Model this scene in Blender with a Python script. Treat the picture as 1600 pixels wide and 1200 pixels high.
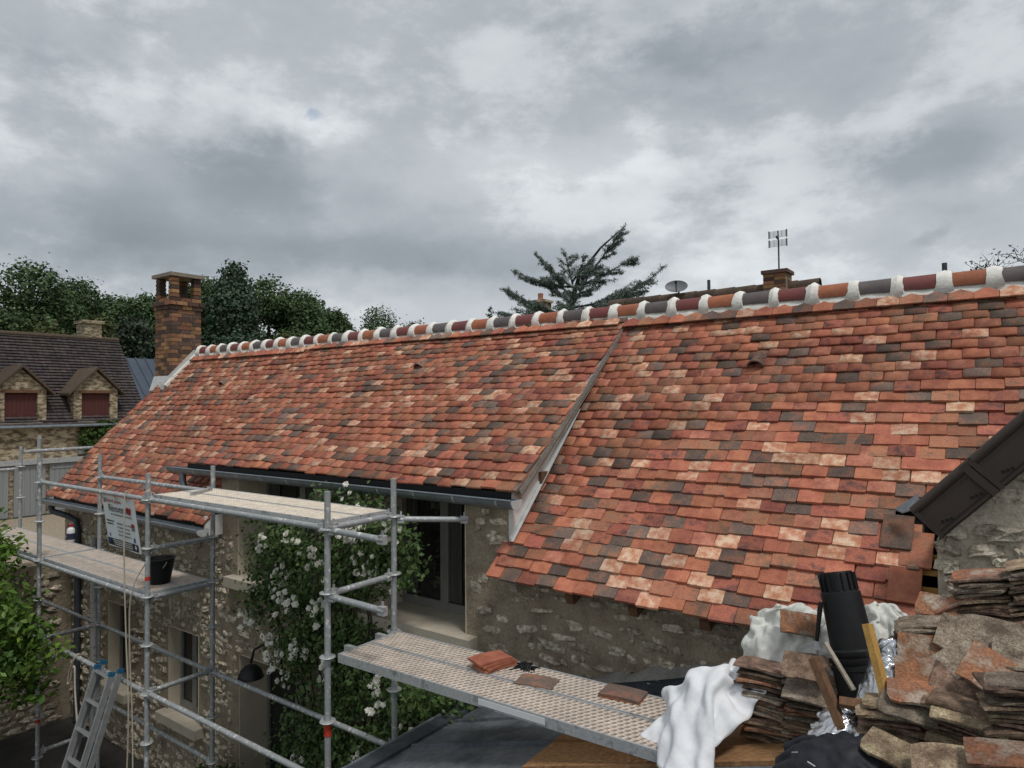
import bpy, bmesh, math, random
import numpy as np
from mathutils import Matrix, Vector, Euler, noise as mnoise

for o in list(bpy.data.objects):
    bpy.data.objects.remove(o, do_unlink=True)
scn = bpy.context.scene
COL = scn.collection
R = math.radians
rng = random.Random(7)
nrg = np.random.default_rng(7)

# ------------------------------------------------------------------ camera
EYE = Vector((0, 0, 4.9))
cam_d = bpy.data.cameras.new('camera')
cam = bpy.data.objects.new('camera', cam_d)
COL.objects.link(cam)
cam_d.sensor_width = 36
cam_d.sensor_fit = 'HORIZONTAL'
cam_d.lens = 36 * 1060 / 1600
cam_d.clip_start = 0.05
cam_d.clip_end = 3000
_rot = Matrix(((0.80710849, 0.02115181, 0.59002414),
               (0.59034776, -0.01522393, -0.80700542),
               (-0.00808714, 0.99966036, -0.02477428)))
cam.matrix_world = Matrix.Translation(EYE) @ _rot.to_4x4()
scn.camera = cam
scn.render.resolution_x = 1024
scn.render.resolution_y = 768
scn.view_settings.view_transform = 'Standard'
scn.view_settings.look = 'None'
scn.view_settings.exposure = 0.35
scn.view_settings.gamma = 1.0
scn.view_settings.use_curve_mapping = False

# ------------------------------------------------------------------ overcast sky and soft sun
SUN_EL, SUN_AZ = R(64), R(112)          # azimuth measured from +y towards +x
world = bpy.data.worlds.new('World')
scn.world = world
world.use_nodes = True
wt = world.node_tree
wt.nodes.clear()
def wn(t, **k):
    n = wt.nodes.new(t)
    for a, b in k.items():
        setattr(n, a, b)
    return n
def wmath(op, a, b=None, c=None, clamp=False):
    n = wn('ShaderNodeMath', operation=op, use_clamp=clamp)
    for i, v in enumerate((a, b, c)):
        if v is None: continue
        if isinstance(v, (int, float)): n.inputs[i].default_value = v
        else: wt.links.new(v, n.inputs[i])
    return n.outputs[0]
tc = wn('ShaderNodeTexCoord')
sx = wn('ShaderNodeSeparateXYZ')
wt.links.new(tc.outputs['Generated'], sx.inputs[0])
el = wmath('ARCSINE', sx.outputs[2])
az = wmath('ARCTAN2', sx.outputs[0], sx.outputs[1])
zz = wmath('ADD', wmath('MAXIMUM', sx.outputs[2], 0.0), 0.16)
px_ = wmath('DIVIDE', sx.outputs[0], zz)
py_ = wmath('DIVIDE', sx.outputs[1], zz)
cmb = wn('ShaderNodeCombineXYZ')
wt.links.new(px_, cmb.inputs[0]); wt.links.new(py_, cmb.inputs[1])
def wnoise(vec, scale, detail, rough, dist=0.0, off=0.0):
    m = wn('ShaderNodeMapping')
    m.inputs['Location'].default_value = (off, off * .7, off * .3)
    wt.links.new(vec, m.inputs[0])
    n = wn('ShaderNodeTexNoise')
    n.inputs['Scale'].default_value = scale
    n.inputs['Detail'].default_value = detail
    n.inputs['Roughness'].default_value = rough
    n.inputs['Distortion'].default_value = dist
    wt.links.new(m.outputs[0], n.inputs['Vector'])
    return n
stv = wn('ShaderNodeMapping')
stv.inputs['Scale'].default_value = (1, 1, 1.9)
wt.links.new(tc.outputs['Generated'], stv.inputs[0])
n1 = wnoise(cmb.outputs[0], 0.62, 3, 0.50, 0.0, 3.1)
n2 = wnoise(stv.outputs[0], 3.6, 9, 0.62, 0.0, 7.7)
n3 = wnoise(stv.outputs[0], 2.6, 8, 0.58, 0.0, 2.2)
def wstep(x, a, b):
    m = wn('ShaderNodeMapRange', interpolation_type='SMOOTHSTEP')
    m.inputs['From Min'].default_value = a; m.inputs['From Max'].default_value = b
    wt.links.new(x, m.inputs[0])
    return m.outputs[0]
nw = wnoise(tc.outputs['Generated'], 7.0, 7, 0.66, 0.0, 1.3)
sw = wn('ShaderNodeSeparateXYZ')
wt.links.new(nw.outputs['Color'], sw.inputs[0])
azw = wmath('ADD', az, wmath('MULTIPLY', wmath('SUBTRACT', sw.outputs[0], .5), .10))
elw = wmath('ADD', el, wmath('MULTIPLY', wmath('SUBTRACT', sw.outputs[1], .5), .08))
val = wmath('ADD', wmath('MULTIPLY', wmath('SUBTRACT', n1.outputs[0], .5), .55),
            wmath('MULTIPLY', wmath('SUBTRACT', n2.outputs[0], .5), .55))
val = wmath('ADD', val, wmath('MULTIPLY', wstep(n2.outputs[0], .47, .60), .17))      # bright billows
val = wmath('SUBTRACT', val, wmath('MULTIPLY', wstep(n3.outputs[0], .50, .64), .17))   # darker scud in front
val = wmath('ADD', val, .50)
def blob(v, a0, e0, sa, se, amt):
    dx = wmath('DIVIDE', wmath('SUBTRACT', azw, a0), sa)
    dy = wmath('DIVIDE', wmath('SUBTRACT', elw, e0), se)
    d2 = wmath('ADD', wmath('MULTIPLY', dx, dx), wmath('MULTIPLY', dy, dy))
    g = wmath('POWER', 2.718, wmath('MULTIPLY', wmath('MULTIPLY', d2, d2), -0.55))
    return wmath('ADD', v, wmath('MULTIPLY', g, amt))
for b in ((-1.005, .312, .072, .050, -.20), (-.10, .294, .085, .032, -.20), (-1.0, .205, .40, .024, -.07),
          (-1.23, .221, .14, .030, -.06), (-.72, .210, .20, .030, -.09), (-.487, .345, .20, .032, .12),
          (-1.24, .315, .11, .055, .10), (-.36, .224, .09, .040, .12), (-.70, .110, 1.1, .055, .15),
          (-.924, .375, .07, .028, .12), (-.72, .330, .16, .036, .08), (-.087, .201, .018, .010, -.12)):
    val = blob(val, *b)
ramp = wn('ShaderNodeValToRGB')
cr = ramp.color_ramp
cr.elements[0].position = 0.0; cr.elements[0].color = (.185, .208, .232, 1)
cr.elements[1].position = 0.98; cr.elements[1].color = (.66, .695, .72, 1)
for p, c in ((.30, (.262, .290, .318, 1)), (.52, (.372, .402, .430, 1)), (.76, (.52, .545, .565, 1))):
    e = cr.elements.new(p); e.color = c
wt.links.new(val, ramp.inputs[0])
sky = wn('ShaderNodeTexSky', sky_type='NISHITA')
sky.sun_disc = False
sky.sun_elevation = SUN_EL
sky.sun_rotation = SUN_AZ
skm = wn('ShaderNodeVectorMath', operation='SCALE')
skm.inputs['Scale'].default_value = 0.10
wt.links.new(sky.outputs[0], skm.inputs[0])
gap = wmath('MULTIPLY', blob(0.0, -.92, .382, .010, .006, 1.0), .40, clamp=True)
mixw = wn('ShaderNodeMix', data_type='RGBA')
wt.links.new(wmath('ADD', gap, .03), mixw.inputs[0])
wt.links.new(ramp.outputs[0], mixw.inputs[6])
wt.links.new(skm.outputs[0], mixw.inputs[7])
bg = wn('ShaderNodeBackground')
bg.inputs['Strength'].default_value = 1.0
wt.links.new(mixw.outputs[2], bg.inputs[0])
wo = wn('ShaderNodeOutputWorld')
wt.links.new(bg.outputs[0], wo.inputs[0])

sun_d = bpy.data.lights.new('sun', 'SUN')
sun_d.energy = 1.5
sun_d.angle = R(12)
sun_d.color = (1.0, .965, .92)
sun = bpy.data.objects.new('sun', sun_d)
COL.objects.link(sun)
sdir = Vector((math.sin(SUN_AZ) * math.cos(SUN_EL), math.cos(SUN_AZ) * math.cos(SUN_EL), math.sin(SUN_EL)))
sun.rotation_euler = sdir.to_track_quat('Z', 'Y').to_euler()
sun.location = (0, -20, 30)

# ------------------------------------------------------------------ materials
MATS = {}
def mat(name, c1, c2=None, c3=None, scale=9.0, rough=.85, bump=.25, bscale=None, metal=0.0, var=0.0,
        lo=.35, hi=.65, spec=.3, detail=7, stretch=None, trans=0.0, alpha=None, fine=0.0):
    m = bpy.data.materials.new(name)
    m.use_nodes = True
    nt = m.node_tree
    bs = nt.nodes['Principled BSDF']
    L = nt.links.new
    geo = nt.nodes.new('ShaderNodeNewGeometry')
    oi = nt.nodes.new('ShaderNodeObjectInfo')
    vec = geo.outputs['Position']
    if stretch:
        mp = nt.nodes.new('ShaderNodeMapping'); mp.inputs['Scale'].default_value = stretch
        L(vec, mp.inputs[0]); vec = mp.outputs[0]
    nz = nt.nodes.new('ShaderNodeTexNoise')
    nz.inputs['Scale'].default_value = scale; nz.inputs['Detail'].default_value = detail
    nz.inputs['Roughness'].default_value = .6
    L(vec, nz.inputs['Vector'])
    rp = nt.nodes.new('ShaderNodeValToRGB')
    rp.color_ramp.elements[0].position = lo; rp.color_ramp.elements[0].color = (*c1, 1)
    rp.color_ramp.elements[1].position = hi; rp.color_ramp.elements[1].color = (*(c2 or tuple(x * .8 for x in c1)), 1)
    if c3:
        e = rp.color_ramp.elements.new((lo + hi) / 2); e.color = (*c3, 1)
    L(nz.outputs[0], rp.inputs[0])
    col = rp.outputs[0]
    if fine:
        nf = nt.nodes.new('ShaderNodeTexNoise'); nf.inputs['Scale'].default_value = scale * 9
        nf.inputs['Detail'].default_value = 4
        L(vec, nf.inputs['Vector'])
        mf = nt.nodes.new('ShaderNodeMapRange')
        mf.inputs['From Min'].default_value = .3; mf.inputs['From Max'].default_value = .7
        mf.inputs['To Min'].default_value = 1 - fine; mf.inputs['To Max'].default_value = 1 + fine
        L(nf.outputs[0], mf.inputs[0])
        vm = nt.nodes.new('ShaderNodeVectorMath'); vm.operation = 'SCALE'
        L(col, vm.inputs[0]); L(mf.outputs[0], vm.inputs['Scale'])
        col = vm.outputs[0]
    if var:
        ad = nt.nodes.new('ShaderNodeMath'); ad.operation = 'ADD'
        L(geo.outputs['Random Per Island'], ad.inputs[0]); L(oi.outputs['Random'], ad.inputs[1])
        fr = nt.nodes.new('ShaderNodeMath'); fr.operation = 'FRACT'; L(ad.outputs[0], fr.inputs[0])
        mr = nt.nodes.new('ShaderNodeMapRange')
        mr.inputs['To Min'].default_value = 1 - var; mr.inputs['To Max'].default_value = 1 + var
        L(fr.outputs[0], mr.inputs[0])
        hs = nt.nodes.new('ShaderNodeHueSaturation')
        L(mr.outputs[0], hs.inputs['Value']); L(col, hs.inputs['Color'])
        f2 = nt.nodes.new('ShaderNodeMath'); f2.operation = 'MULTIPLY'; f2.inputs[1].default_value = 7.31
        L(fr.outputs[0], f2.inputs[0])
        f3 = nt.nodes.new('ShaderNodeMath'); f3.operation = 'FRACT'; L(f2.outputs[0], f3.inputs[0])
        mh = nt.nodes.new('ShaderNodeMapRange')
        mh.inputs['To Min'].default_value = .5 - var * .018; mh.inputs['To Max'].default_value = .5 + var * .018
        L(f3.outputs[0], mh.inputs[0]); L(mh.outputs[0], hs.inputs['Hue'])
        col = hs.outputs[0]
    L(col, bs.inputs['Base Color'])
    bs.inputs['Roughness'].default_value = rough
    bs.inputs['Metallic'].default_value = metal
    bs.inputs['Specular IOR Level'].default_value = spec
    if bump:
        nb = nt.nodes.new('ShaderNodeTexNoise')
        nb.inputs['Scale'].default_value = bscale or scale * 3; nb.inputs['Detail'].default_value = 8
        nb.inputs['Roughness'].default_value = .65
        L(vec, nb.inputs['Vector'])
        bp = nt.nodes.new('ShaderNodeBump')
        bp.inputs['Strength'].default_value = min(1, bump * 2); bp.inputs['Distance'].default_value = bump * .03
        L(nb.outputs[0], bp.inputs['Height'])
        L(bp.outputs[0], bs.inputs['Normal'])
    if trans:
        tr = nt.nodes.new('ShaderNodeBsdfTranslucent'); L(col, tr.inputs[0])
        mx = nt.nodes.new('ShaderNodeMixShader'); mx.inputs[0].default_value = trans
        L(bs.outputs[0], mx.inputs[1]); L(tr.outputs[0], mx.inputs[2])
        out = nt.nodes['Material Output']; L(mx.outputs[0], out.inputs[0])
    if alpha is not None:
        bs.inputs['Alpha'].default_value = alpha
    MATS[name] = m
    return m

TC = [mat('clay_orange', (.47, .175, .100), (.33, .108, .065), scale=12, bump=.15, bscale=60, var=.24, fine=.16, rough=.8),
      mat('clay_wine', (.24, .078, .062), (.135, .062, .054), (.37, .118, .072), scale=10, bump=.15, bscale=60, var=.26, fine=.18, rough=.75),
      mat('clay_brown', (.31, .168, .105), (.20, .118, .080), (.38, .150, .086), scale=8, bump=.15, bscale=60, var=.26, fine=.18, rough=.85),
      mat('clay_dark', (.130, .094, .078), (.27, .128, .082), (.165, .112, .088), scale=8, bump=.15, bscale=60, var=.36, fine=.22, rough=.8, lo=.38, hi=.62),
      mat('clay_buff', (.62, .44, .31), (.42, .17, .10), (.53, .28, .18), scale=16, bump=.16, bscale=60, var=.22, fine=.22, rough=.9, lo=.38, hi=.62),
      mat('clay_rose', (.47, .205, .135), (.29, .105, .076), (.40, .15, .095), scale=11, bump=.15, bscale=60, var=.24, fine=.2, rough=.85)]
TW = [.24, .14, .19, .17, .12, .14]
RT = [mat('ridge_dark', (.10, .085, .088), (.14, .115, .11), scale=12, bump=.08, bscale=70, fine=.1, rough=.6, var=.08),
      mat('ridge_wine', (.21, .062, .055), (.16, .055, .055), scale=12, bump=.08, bscale=70, fine=.1, rough=.6, var=.1),
      mat('ridge_orange', (.38, .14, .070), (.30, .10, .055), scale=12, bump=.08, bscale=70, fine=.1, rough=.65, var=.1)]
M_lime = mat('lime_mortar', (.88, .86, .80), (.72, .70, .65), scale=18, bump=.35, bscale=45, fine=.06)
M_under = mat('roof_underlay', (.05, .04, .035), bump=.1)
M_mortar = mat('wall_mortar', (.38, .315, .225), (.22, .18, .128), (.31, .255, .184), scale=5, bump=.7, bscale=22, fine=.22)
M_stone = mat('rubble_stone', (.74, .68, .56), (.26, .21, .15), (.52, .455, .35), scale=26, bump=.55, bscale=60, var=.38, fine=.3)
M_mortar2 = mat('annex_mortar', (.68, .60, .48), (.48, .42, .33), scale=7, bump=.5, bscale=30, fine=.2)
M_stone2 = mat('meuliere_stone', (.74, .67, .54), (.22, .18, .135), (.56, .49, .38), scale=18, bump=.7, bscale=55, var=.25, fine=.35)
M_plaster = mat('beige_plaster', (.66, .58, .45), (.58, .51, .40), scale=4, bump=.06, bscale=80)
M_sill = mat('sill_stone', (.52, .47, .38), (.44, .39, .31), scale=6, bump=.08, bscale=60, fine=.05)
M_frame = mat('window_frame_paint', (.24, .235, .215), (.20, .196, .18), bump=.02, rough=.5)
M_glass = mat('window_glass', (.012, .014, .015), (.02, .022, .022), bump=0, rough=.06, spec=.5)
M_curtain = mat('curtain', (.10, .095, .088), (.055, .052, .048), scale=6, stretch=(9, 9, .2), bump=.1, rough=.95)
M_zinc = mat('zinc_gutter', (.27, .30, .325), (.20, .225, .245), scale=6, bump=.05, metal=.65, rough=.45, fine=.1)
M_zincd = mat('zinc_dark', (.085, .095, .108), (.060, .068, .078), scale=3, bump=.05, bscale=30, metal=.35, rough=.5, fine=.18)
M_zincr = mat('zinc_sheet', (.15, .165, .185), (.105, .118, .135), (.19, .205, .225), scale=2.2, bump=.06, bscale=12, metal=.35, rough=.48, fine=.22)
M_flash = mat('lead_flashing', (.58, .59, .58), (.46, .47, .46), scale=9, bump=.15, metal=.1, rough=.6)
M_white = mat('white_board', (.74, .72, .68), (.62, .60, .57), scale=6, bump=.08)
M_wood = mat('grey_wood', (.42, .375, .305), (.30, .26, .205), scale=5, stretch=(1, 1, 6), bump=.3, fine=.15)
M_rafter = mat('rafter_wood', (.18, .095, .05), (.11, .06, .034), scale=9, bump=.25)
M_batten = mat('treated_batten', (.50, .30, .085), (.36, .20, .06), scale=14, bump=.2, fine=.2)
M_oldwood = mat('old_brown_wood', (.20, .105, .055), (.11, .062, .036), scale=14, stretch=(3, 1, 1), bump=.3, fine=.2)
M_steel = mat('galvanised_steel', (.42, .435, .44), (.28, .295, .30), (.52, .525, .52), scale=16, bump=.1, bscale=60, metal=.45, rough=.5, fine=.15)
M_steeld = mat('plaster_spotted_steel', (.33, .345, .35), (.74, .73, .70), (.40, .41, .41), scale=24, bump=.2, metal=.25, rough=.5, lo=.50, hi=.66, fine=.15)
M_deck = mat('dusty_steel_deck', (.62, .53, .45), (.47, .40, .34), scale=9, bump=.15, metal=.1, rough=.75, fine=.15)
M_deckw = mat('plaster_covered_deck', (.78, .70, .59), (.62, .55, .46), scale=12, bump=.25, rough=.9, fine=.2)
M_alu = mat('ladder_aluminium', (.46, .47, .48), (.36, .37, .38), scale=14, bump=.05, metal=.6, rough=.4, fine=.12)
M_blue = mat('blue_plastic', (.02, .11, .20), bump=0, rough=.4)
M_red = mat('red_tape', (.55, .05, .03), bump=0, rough=.5)
M_orange = mat('orange_tape', (.60, .16, .04), bump=0, rough=.5)
M_rope = mat('hemp_rope', (.50, .44, .35), (.36, .31, .24), scale=80, bump=.2)
M_blackp = mat('black_plastic', (.008, .008, .009), (.012, .012, .013), bump=.05, rough=.5, spec=.3)
M_blackm = mat('black_metal', (.010, .010, .011), bump=.03, rough=.45)
M_underlay = mat('black_underlay', (.016, .018, .023), (.026, .028, .034), scale=7, bump=.15, bscale=120, rough=.6)
M_whitep = mat('white_plastic', (.72, .72, .71), (.66, .66, .66), bump=.02, rough=.4)
M_sack = mat('woven_white_sack', (.86, .87, .89), (.78, .79, .81), scale=5, bump=.18, bscale=30, rough=.7, fine=.04, trans=.12)
M_film = mat('milky_plastic_film', (.84, .84, .79), (.76, .77, .71), scale=5, bump=.35, bscale=26, rough=.35, spec=.5, trans=.25)
M_foil = mat('silver_foil', (.80, .81, .83), (.62, .63, .65), scale=20, bump=.25, bscale=40, metal=.95, rough=.22)
M_osb = mat('strand_board', (.36, .205, .095), (.20, .105, .05), (.29, .155, .07), scale=28, stretch=(1, 2.6, 1), bump=.15, fine=.3)
M_brown = mat('brown_verge', (.042, .029, .023), (.052, .037, .029), bump=.05, bscale=90, rough=.45, spec=.4)
OT = [mat('old_clay_brown', (.32, .215, .155), (.105, .070, .050), (.20, .128, .090), scale=19, bump=.6, bscale=70, var=.45, fine=.38),
      mat('old_clay_red', (.40, .175, .090), (.40, .32, .25), (.27, .130, .078), scale=10, bump=.5, bscale=70, var=.3, fine=.3, lo=.36, hi=.64),
      mat('old_clay_grey', (.42, .35, .27), (.15, .112, .082), (.28, .22, .165), scale=14, bump=.6, bscale=70, var=.42, fine=.38),
      mat('old_clay_lichen', (.52, .42, .27), (.16, .112, .075), (.31, .225, .145), scale=13, bump=.6, bscale=70, var=.38, fine=.38)]
M_leafd = mat('forest_leaf', (.060, .105, .042), (.085, .135, .052), scale=.4, bump=0, var=.5, rough=.7, trans=.2)
M_leafp = mat('pine_leaf', (.046, .080, .048), (.062, .100, .056), scale=.4, bump=0, var=.5, rough=.7, trans=.1)
M_leafo = mat('willow_leaf', (.085, .098, .030), (.060, .078, .026), scale=.5, bump=0, var=.4, rough=.7, trans=.2)
M_leafg = mat('grey_green_leaf', (.045, .066, .040), (.060, .080, .048), scale=.5, bump=0, var=.4, rough=.7, trans=.15)
M_cedar = mat('cedar_needle', (.14, .19, .165), (.18, .23, .20), scale=2, bump=0, var=.4, rough=.7)
M_leafn = mat('near_tree_leaf', (.14, .235, .032), (.035, .090, .016), scale=3, bump=0, var=.45, rough=.5, trans=.3)
M_rosel = mat('rose_leaf', (.055, .105, .028), (.095, .150, .045), scale=6, bump=0, var=.5, rough=.5, trans=.15)
M_petal = mat('white_petal', (.88, .87, .81), (.82, .80, .70), scale=40, bump=0, var=.08, rough=.6, trans=.2)
M_petalp = mat('blush_petal', (.72, .50, .46), (.70, .60, .55), scale=40, bump=0, rough=.6, trans=.2)
M_bark = mat('bark', (.075, .058, .043), (.045, .036, .028), scale=12, stretch=(1, 1, .3), bump=.5)
M_brick = [mat('brick_a', (.30, .155, .085), (.20, .095, .055), scale=22, bump=.3, var=.3, fine=.2),
           mat('brick_b', (.13, .075, .055), (.085, .058, .050), scale=22, bump=.3, var=.3, fine=.2),
           mat('brick_c', (.38, .225, .105), (.28, .15, .075), scale=22, bump=.3, var=.25, fine=.2)]
M_bmort = mat('brick_mortar', (.34, .29, .22), (.18, .15, .115), scale=20, bump=.3)
M_cap = mat('cap_slab', (.30, .26, .20), (.20, .175, .14), scale=14, bump=.25)
M_soot = mat('sooty_brick', (.055, .042, .036), (.10, .066, .05), scale=12, bump=.3)
M_ntile = mat('neighbour_roof_tile', (.052, .043, .046), (.080, .062, .058), scale=2.2, bump=.3, bscale=14, var=.25, fine=.25)
M_nstone = mat('neighbour_stone', (.46, .38, .26), (.12, .09, .06), (.28, .22, .145), scale=3.4, stretch=(1, 1, 2.6), bump=.9, bscale=5, lo=.42, hi=.60, fine=.3)
M_shut = mat('red_shutter', (.105, .034, .030), (.085, .030, .027), scale=3, stretch=(8, 8, .4), bump=.1)
M_gate = mat('grey_gate', (.27, .28, .28), (.22, .23, .23), scale=2, stretch=(8, 8, .3), bump=.1)
M_seam = mat('blue_grey_metal', (.085, .105, .135), (.070, .088, .115), scale=1, bump=.03, metal=.3, rough=.4)
M_rtile = mat('rear_roof_tile', (.115, .080, .055), (.075, .056, .042), scale=6, bump=.5, var=.3, fine=.3)
M_grass = mat('meadow', (.045, .070, .022), (.065, .085, .030), scale=.15, bump=.5, bscale=4, fine=.3)
M_gravel = mat('gravel', (.36, .30, .22), (.24, .195, .14), scale=9, bump=.7, bscale=18, fine=.4)
M_patio = mat('patio_slab', (.062, .058, .052), (.042, .040, .037), scale=3, bump=.2, fine=.2)
M_lead = mat('sign_white', (.84, .86, .88), (.80, .82, .84), scale=4, bump=.02, rough=.4)
M_ink = mat('sign_black', (.02, .02, .022), bump=0, rough=.5)
M_inkg = mat('sign_grey', (.26, .27, .28), bump=0, rough=.5)
M_inkr = mat('sign_red', (.42, .02, .035), bump=0, rough=.5)
M_inkb = mat('sign_blue', (.03, .12, .30), bump=0, rough=.5)
M_cement = mat('cement_fillet', (.30, .29, .26), (.21, .20, .18), scale=7, bump=.4, bscale=30, fine=.15)
M_antenna = mat('antenna_metal', (.10, .105, .11), bump=0, metal=.3, rough=.5)
M_dish = mat('dish_grey', (.17, .18, .19), (.15, .16, .17), bump=0, rough=.5)

# ------------------------------------------------------------------ object helpers
WM = {}
def tag(o, label=None, cat=None, group=None, kind=None):
    if label: o['label'] = label
    if cat: o['category'] = cat
    if group: o['group'] = group
    if kind: o['kind'] = kind
    return o
def put(name, data, parent=None, M=None):
    o = bpy.data.objects.new(name, data)
    COL.objects.link(o)
    M = M or Matrix.Identity(4)
    if parent is not None:
        o.parent = parent
        o.matrix_parent_inverse = WM[parent.name].inverted()
    o.matrix_basis = M
    WM[o.name] = M
    return o
def thing(name, loc, label, cat, group=None):
    return tag(put(name, None, None, Matrix.Translation(Vector(loc))), label, cat, group)

class MB:
    def __init__(s): s.v = []; s.f = []; s.m = []
    def add(s, vs, fs, mi=0):
        b = len(s.v)
        s.v += [tuple(v) for v in vs]
        s.f += [tuple(b + i for i in f) for f in fs]
        s.m += [mi] * len(fs)
        return s
    def box(s, a, b, mi=0, M=None):
        x0, y0, z0 = a; x1, y1, z1 = b
        vs = [(x0, y0, z0), (x1, y0, z0), (x1, y1, z0), (x0, y1, z0), (x0, y0, z1), (x1, y0, z1), (x1, y1, z1), (x0, y1, z1)]
        if M is not None: vs = [M @ Vector(v) for v in vs]
        return s.add(vs, [(0, 3, 2, 1), (4, 5, 6, 7), (0, 1, 5, 4), (1, 2, 6, 5), (2, 3, 7, 6), (3, 0, 4, 7)], mi)
    def cbox(s, c, size, rot=None, mi=0):
        M = Matrix.Translation(Vector(c)) @ (Euler(rot).to_matrix().to_4x4() if rot else Matrix.Identity(4))
        h = [x / 2 for x in size]
        return s.box([-x for x in h], h, mi, M)
    def tube(s, pts, rad, n=10, mi=0, caps=True):
        pts = [Vector(p) for p in pts]
        rads = rad if isinstance(rad, (list, tuple)) else [rad] * len(pts)
        rings = []
        up = None
        for i, p in enumerate(pts):
            d = (pts[min(i + 1, len(pts) - 1)] - pts[max(i - 1, 0)])
            if d.length < 1e-9: d = Vector((0, 0, 1))
            d.normalize()
            if up is None:
                up = Vector((0, 0, 1)) if abs(d.z) < .9 else Vector((1, 0, 0))
            a = d.cross(up).normalized(); bb = a.cross(d).normalized(); up = bb
            rings.append([p + (a * math.cos(2 * math.pi * k / n) + bb * math.sin(2 * math.pi * k / n)) * rads[i] for k in range(n)])
        vs = [v for r in rings for v in r]
        fs = []
        for i in range(len(pts) - 1):
            for k in range(n):
                k2 = (k + 1) % n
                fs.append((i * n + k, i * n + k2, (i + 1) * n + k2, (i + 1) * n + k))
        if caps:
            fs.append(tuple(range(n - 1, -1, -1))); fs.append(tuple((len(pts) - 1) * n + k for k in range(n)))
        return s.add(vs, fs, mi)
    def lathe(s, prof, n=20, M=None, mi=0, cap=True):
        vs = []
        for r, z in prof:
            vs += [(r * math.cos(2 * math.pi * k / n), r * math.sin(2 * math.pi * k / n), z) for k in range(n)]
        if M is not None: vs = [M @ Vector(v) for v in vs]
        fs = []
        for i in range(len(prof) - 1):
            for k in range(n):
                k2 = (k + 1) % n
                fs.append((i * n + k, i * n + k2, (i + 1) * n + k2, (i + 1) * n + k))
        if cap:
            fs.append(tuple(range(n - 1, -1, -1))); fs.append(tuple((len(prof) - 1) * n + k for k in range(n)))
        return s.add(vs, fs, mi)
    def prism(s, poly, axis, a, b, mi=0):
        # poly: 2D outline; axis 'x': poly is (y,z); 'y': (x,z); 'z': (x,y)
        def p3(p, t):
            return {'x': (t, p[0], p[1]), 'y': (p[0], t, p[1]), 'z': (p[0], p[1], t)}[axis]
        n = len(poly)
        vs = [p3(p, a) for p in poly] + [p3(p, b) for p in poly]
        fs = [tuple(range(n - 1, -1, -1)), tuple(range(n, 2 * n))] + [(i, (i + 1) % n, n + (i + 1) % n, n + i) for i in range(n)]
        return s.add(vs, fs, mi)
    def mesh(s, name, mats, smooth=False):
        me = bpy.data.meshes.new(name)
        me.from_pydata(s.v, [], s.f)
        for m in (mats if isinstance(mats, (list, tuple)) else [mats]): me.materials.append(m)
        if len(me.polygons):
            me.polygons.foreach_set('material_index', s.m)
            if smooth: me.polygons.foreach_set('use_smooth', [True] * len(me.polygons))
        bm = bmesh.new(); bm.from_mesh(me); bmesh.ops.recalc_face_normals(bm, faces=bm.faces); bm.to_mesh(me); bm.free()
        me.update()
        return me
    def build(s, name, mats, parent=None, M=None, smooth=False):
        o = put(name, s.mesh(name, mats, smooth), parent, M)
        if smooth:
            try: o.data.set_sharp_from_angle(angle=R(38))
            except Exception: pass
        return o
def one(name, mats, parent, fn, *a, smooth=False, **k):
    b = MB(); getattr(b, fn)(*a, **k); return b.build(name, mats, parent, smooth=smooth)

def np_mesh(name, V, F, mats, mi=None, smooth=False):
    me = bpy.data.meshes.new(name)
    V = np.asarray(V, dtype=np.float32); F = np.asarray(F, dtype=np.int32)
    k = F.shape[1]
    me.vertices.add(len(V)); me.vertices.foreach_set('co', V.ravel())
    me.loops.add(F.size); me.loops.foreach_set('vertex_index', F.ravel())
    me.polygons.add(len(F)); me.polygons.foreach_set('loop_start', np.arange(0, F.size, k, dtype=np.int32))
    for m in (mats if isinstance(mats, (list, tuple)) else [mats]): me.materials.append(m)
    if mi is not None: me.polygons.foreach_set('material_index', np.asarray(mi, dtype=np.int32))
    me.update(calc_edges=True); me.validate()
    if smooth: me.polygons.foreach_set('use_smooth', [True] * len(F))
    return me
def struct(name, b, m):
    o = b.build(name, m); o['kind'] = 'structure'; return o

# ------------------------------------------------------------------ ground
struct('ground', MB().box((-1500, -1500, -.4), (1500, 1500, -.012)), M_grass)
struct('patio', MB().box((-12.0, -2, -.3), (-3.4, 4.6, 0)), M_patio)
struct('gravel_yard', MB().box((-34.6, -8, -.3), (-12.3, 20, -.004)), M_gravel)

# ------------------------------------------------------------------ main house
YR, ZR = 6.72, 5.80            # ridge
YE, ZE = 4.376, 3.454          # low eave
YM, ZM = 4.58, 4.13            # raised eave, nearly over the wall face
YW = 4.60                      # wall face
XL, XR = -12.38, 1.3
house = thing('stone_house', (-6, 6.7, 0), 'long rubble stone house being re-roofed in mixed red and brown tiles', 'house')
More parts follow.
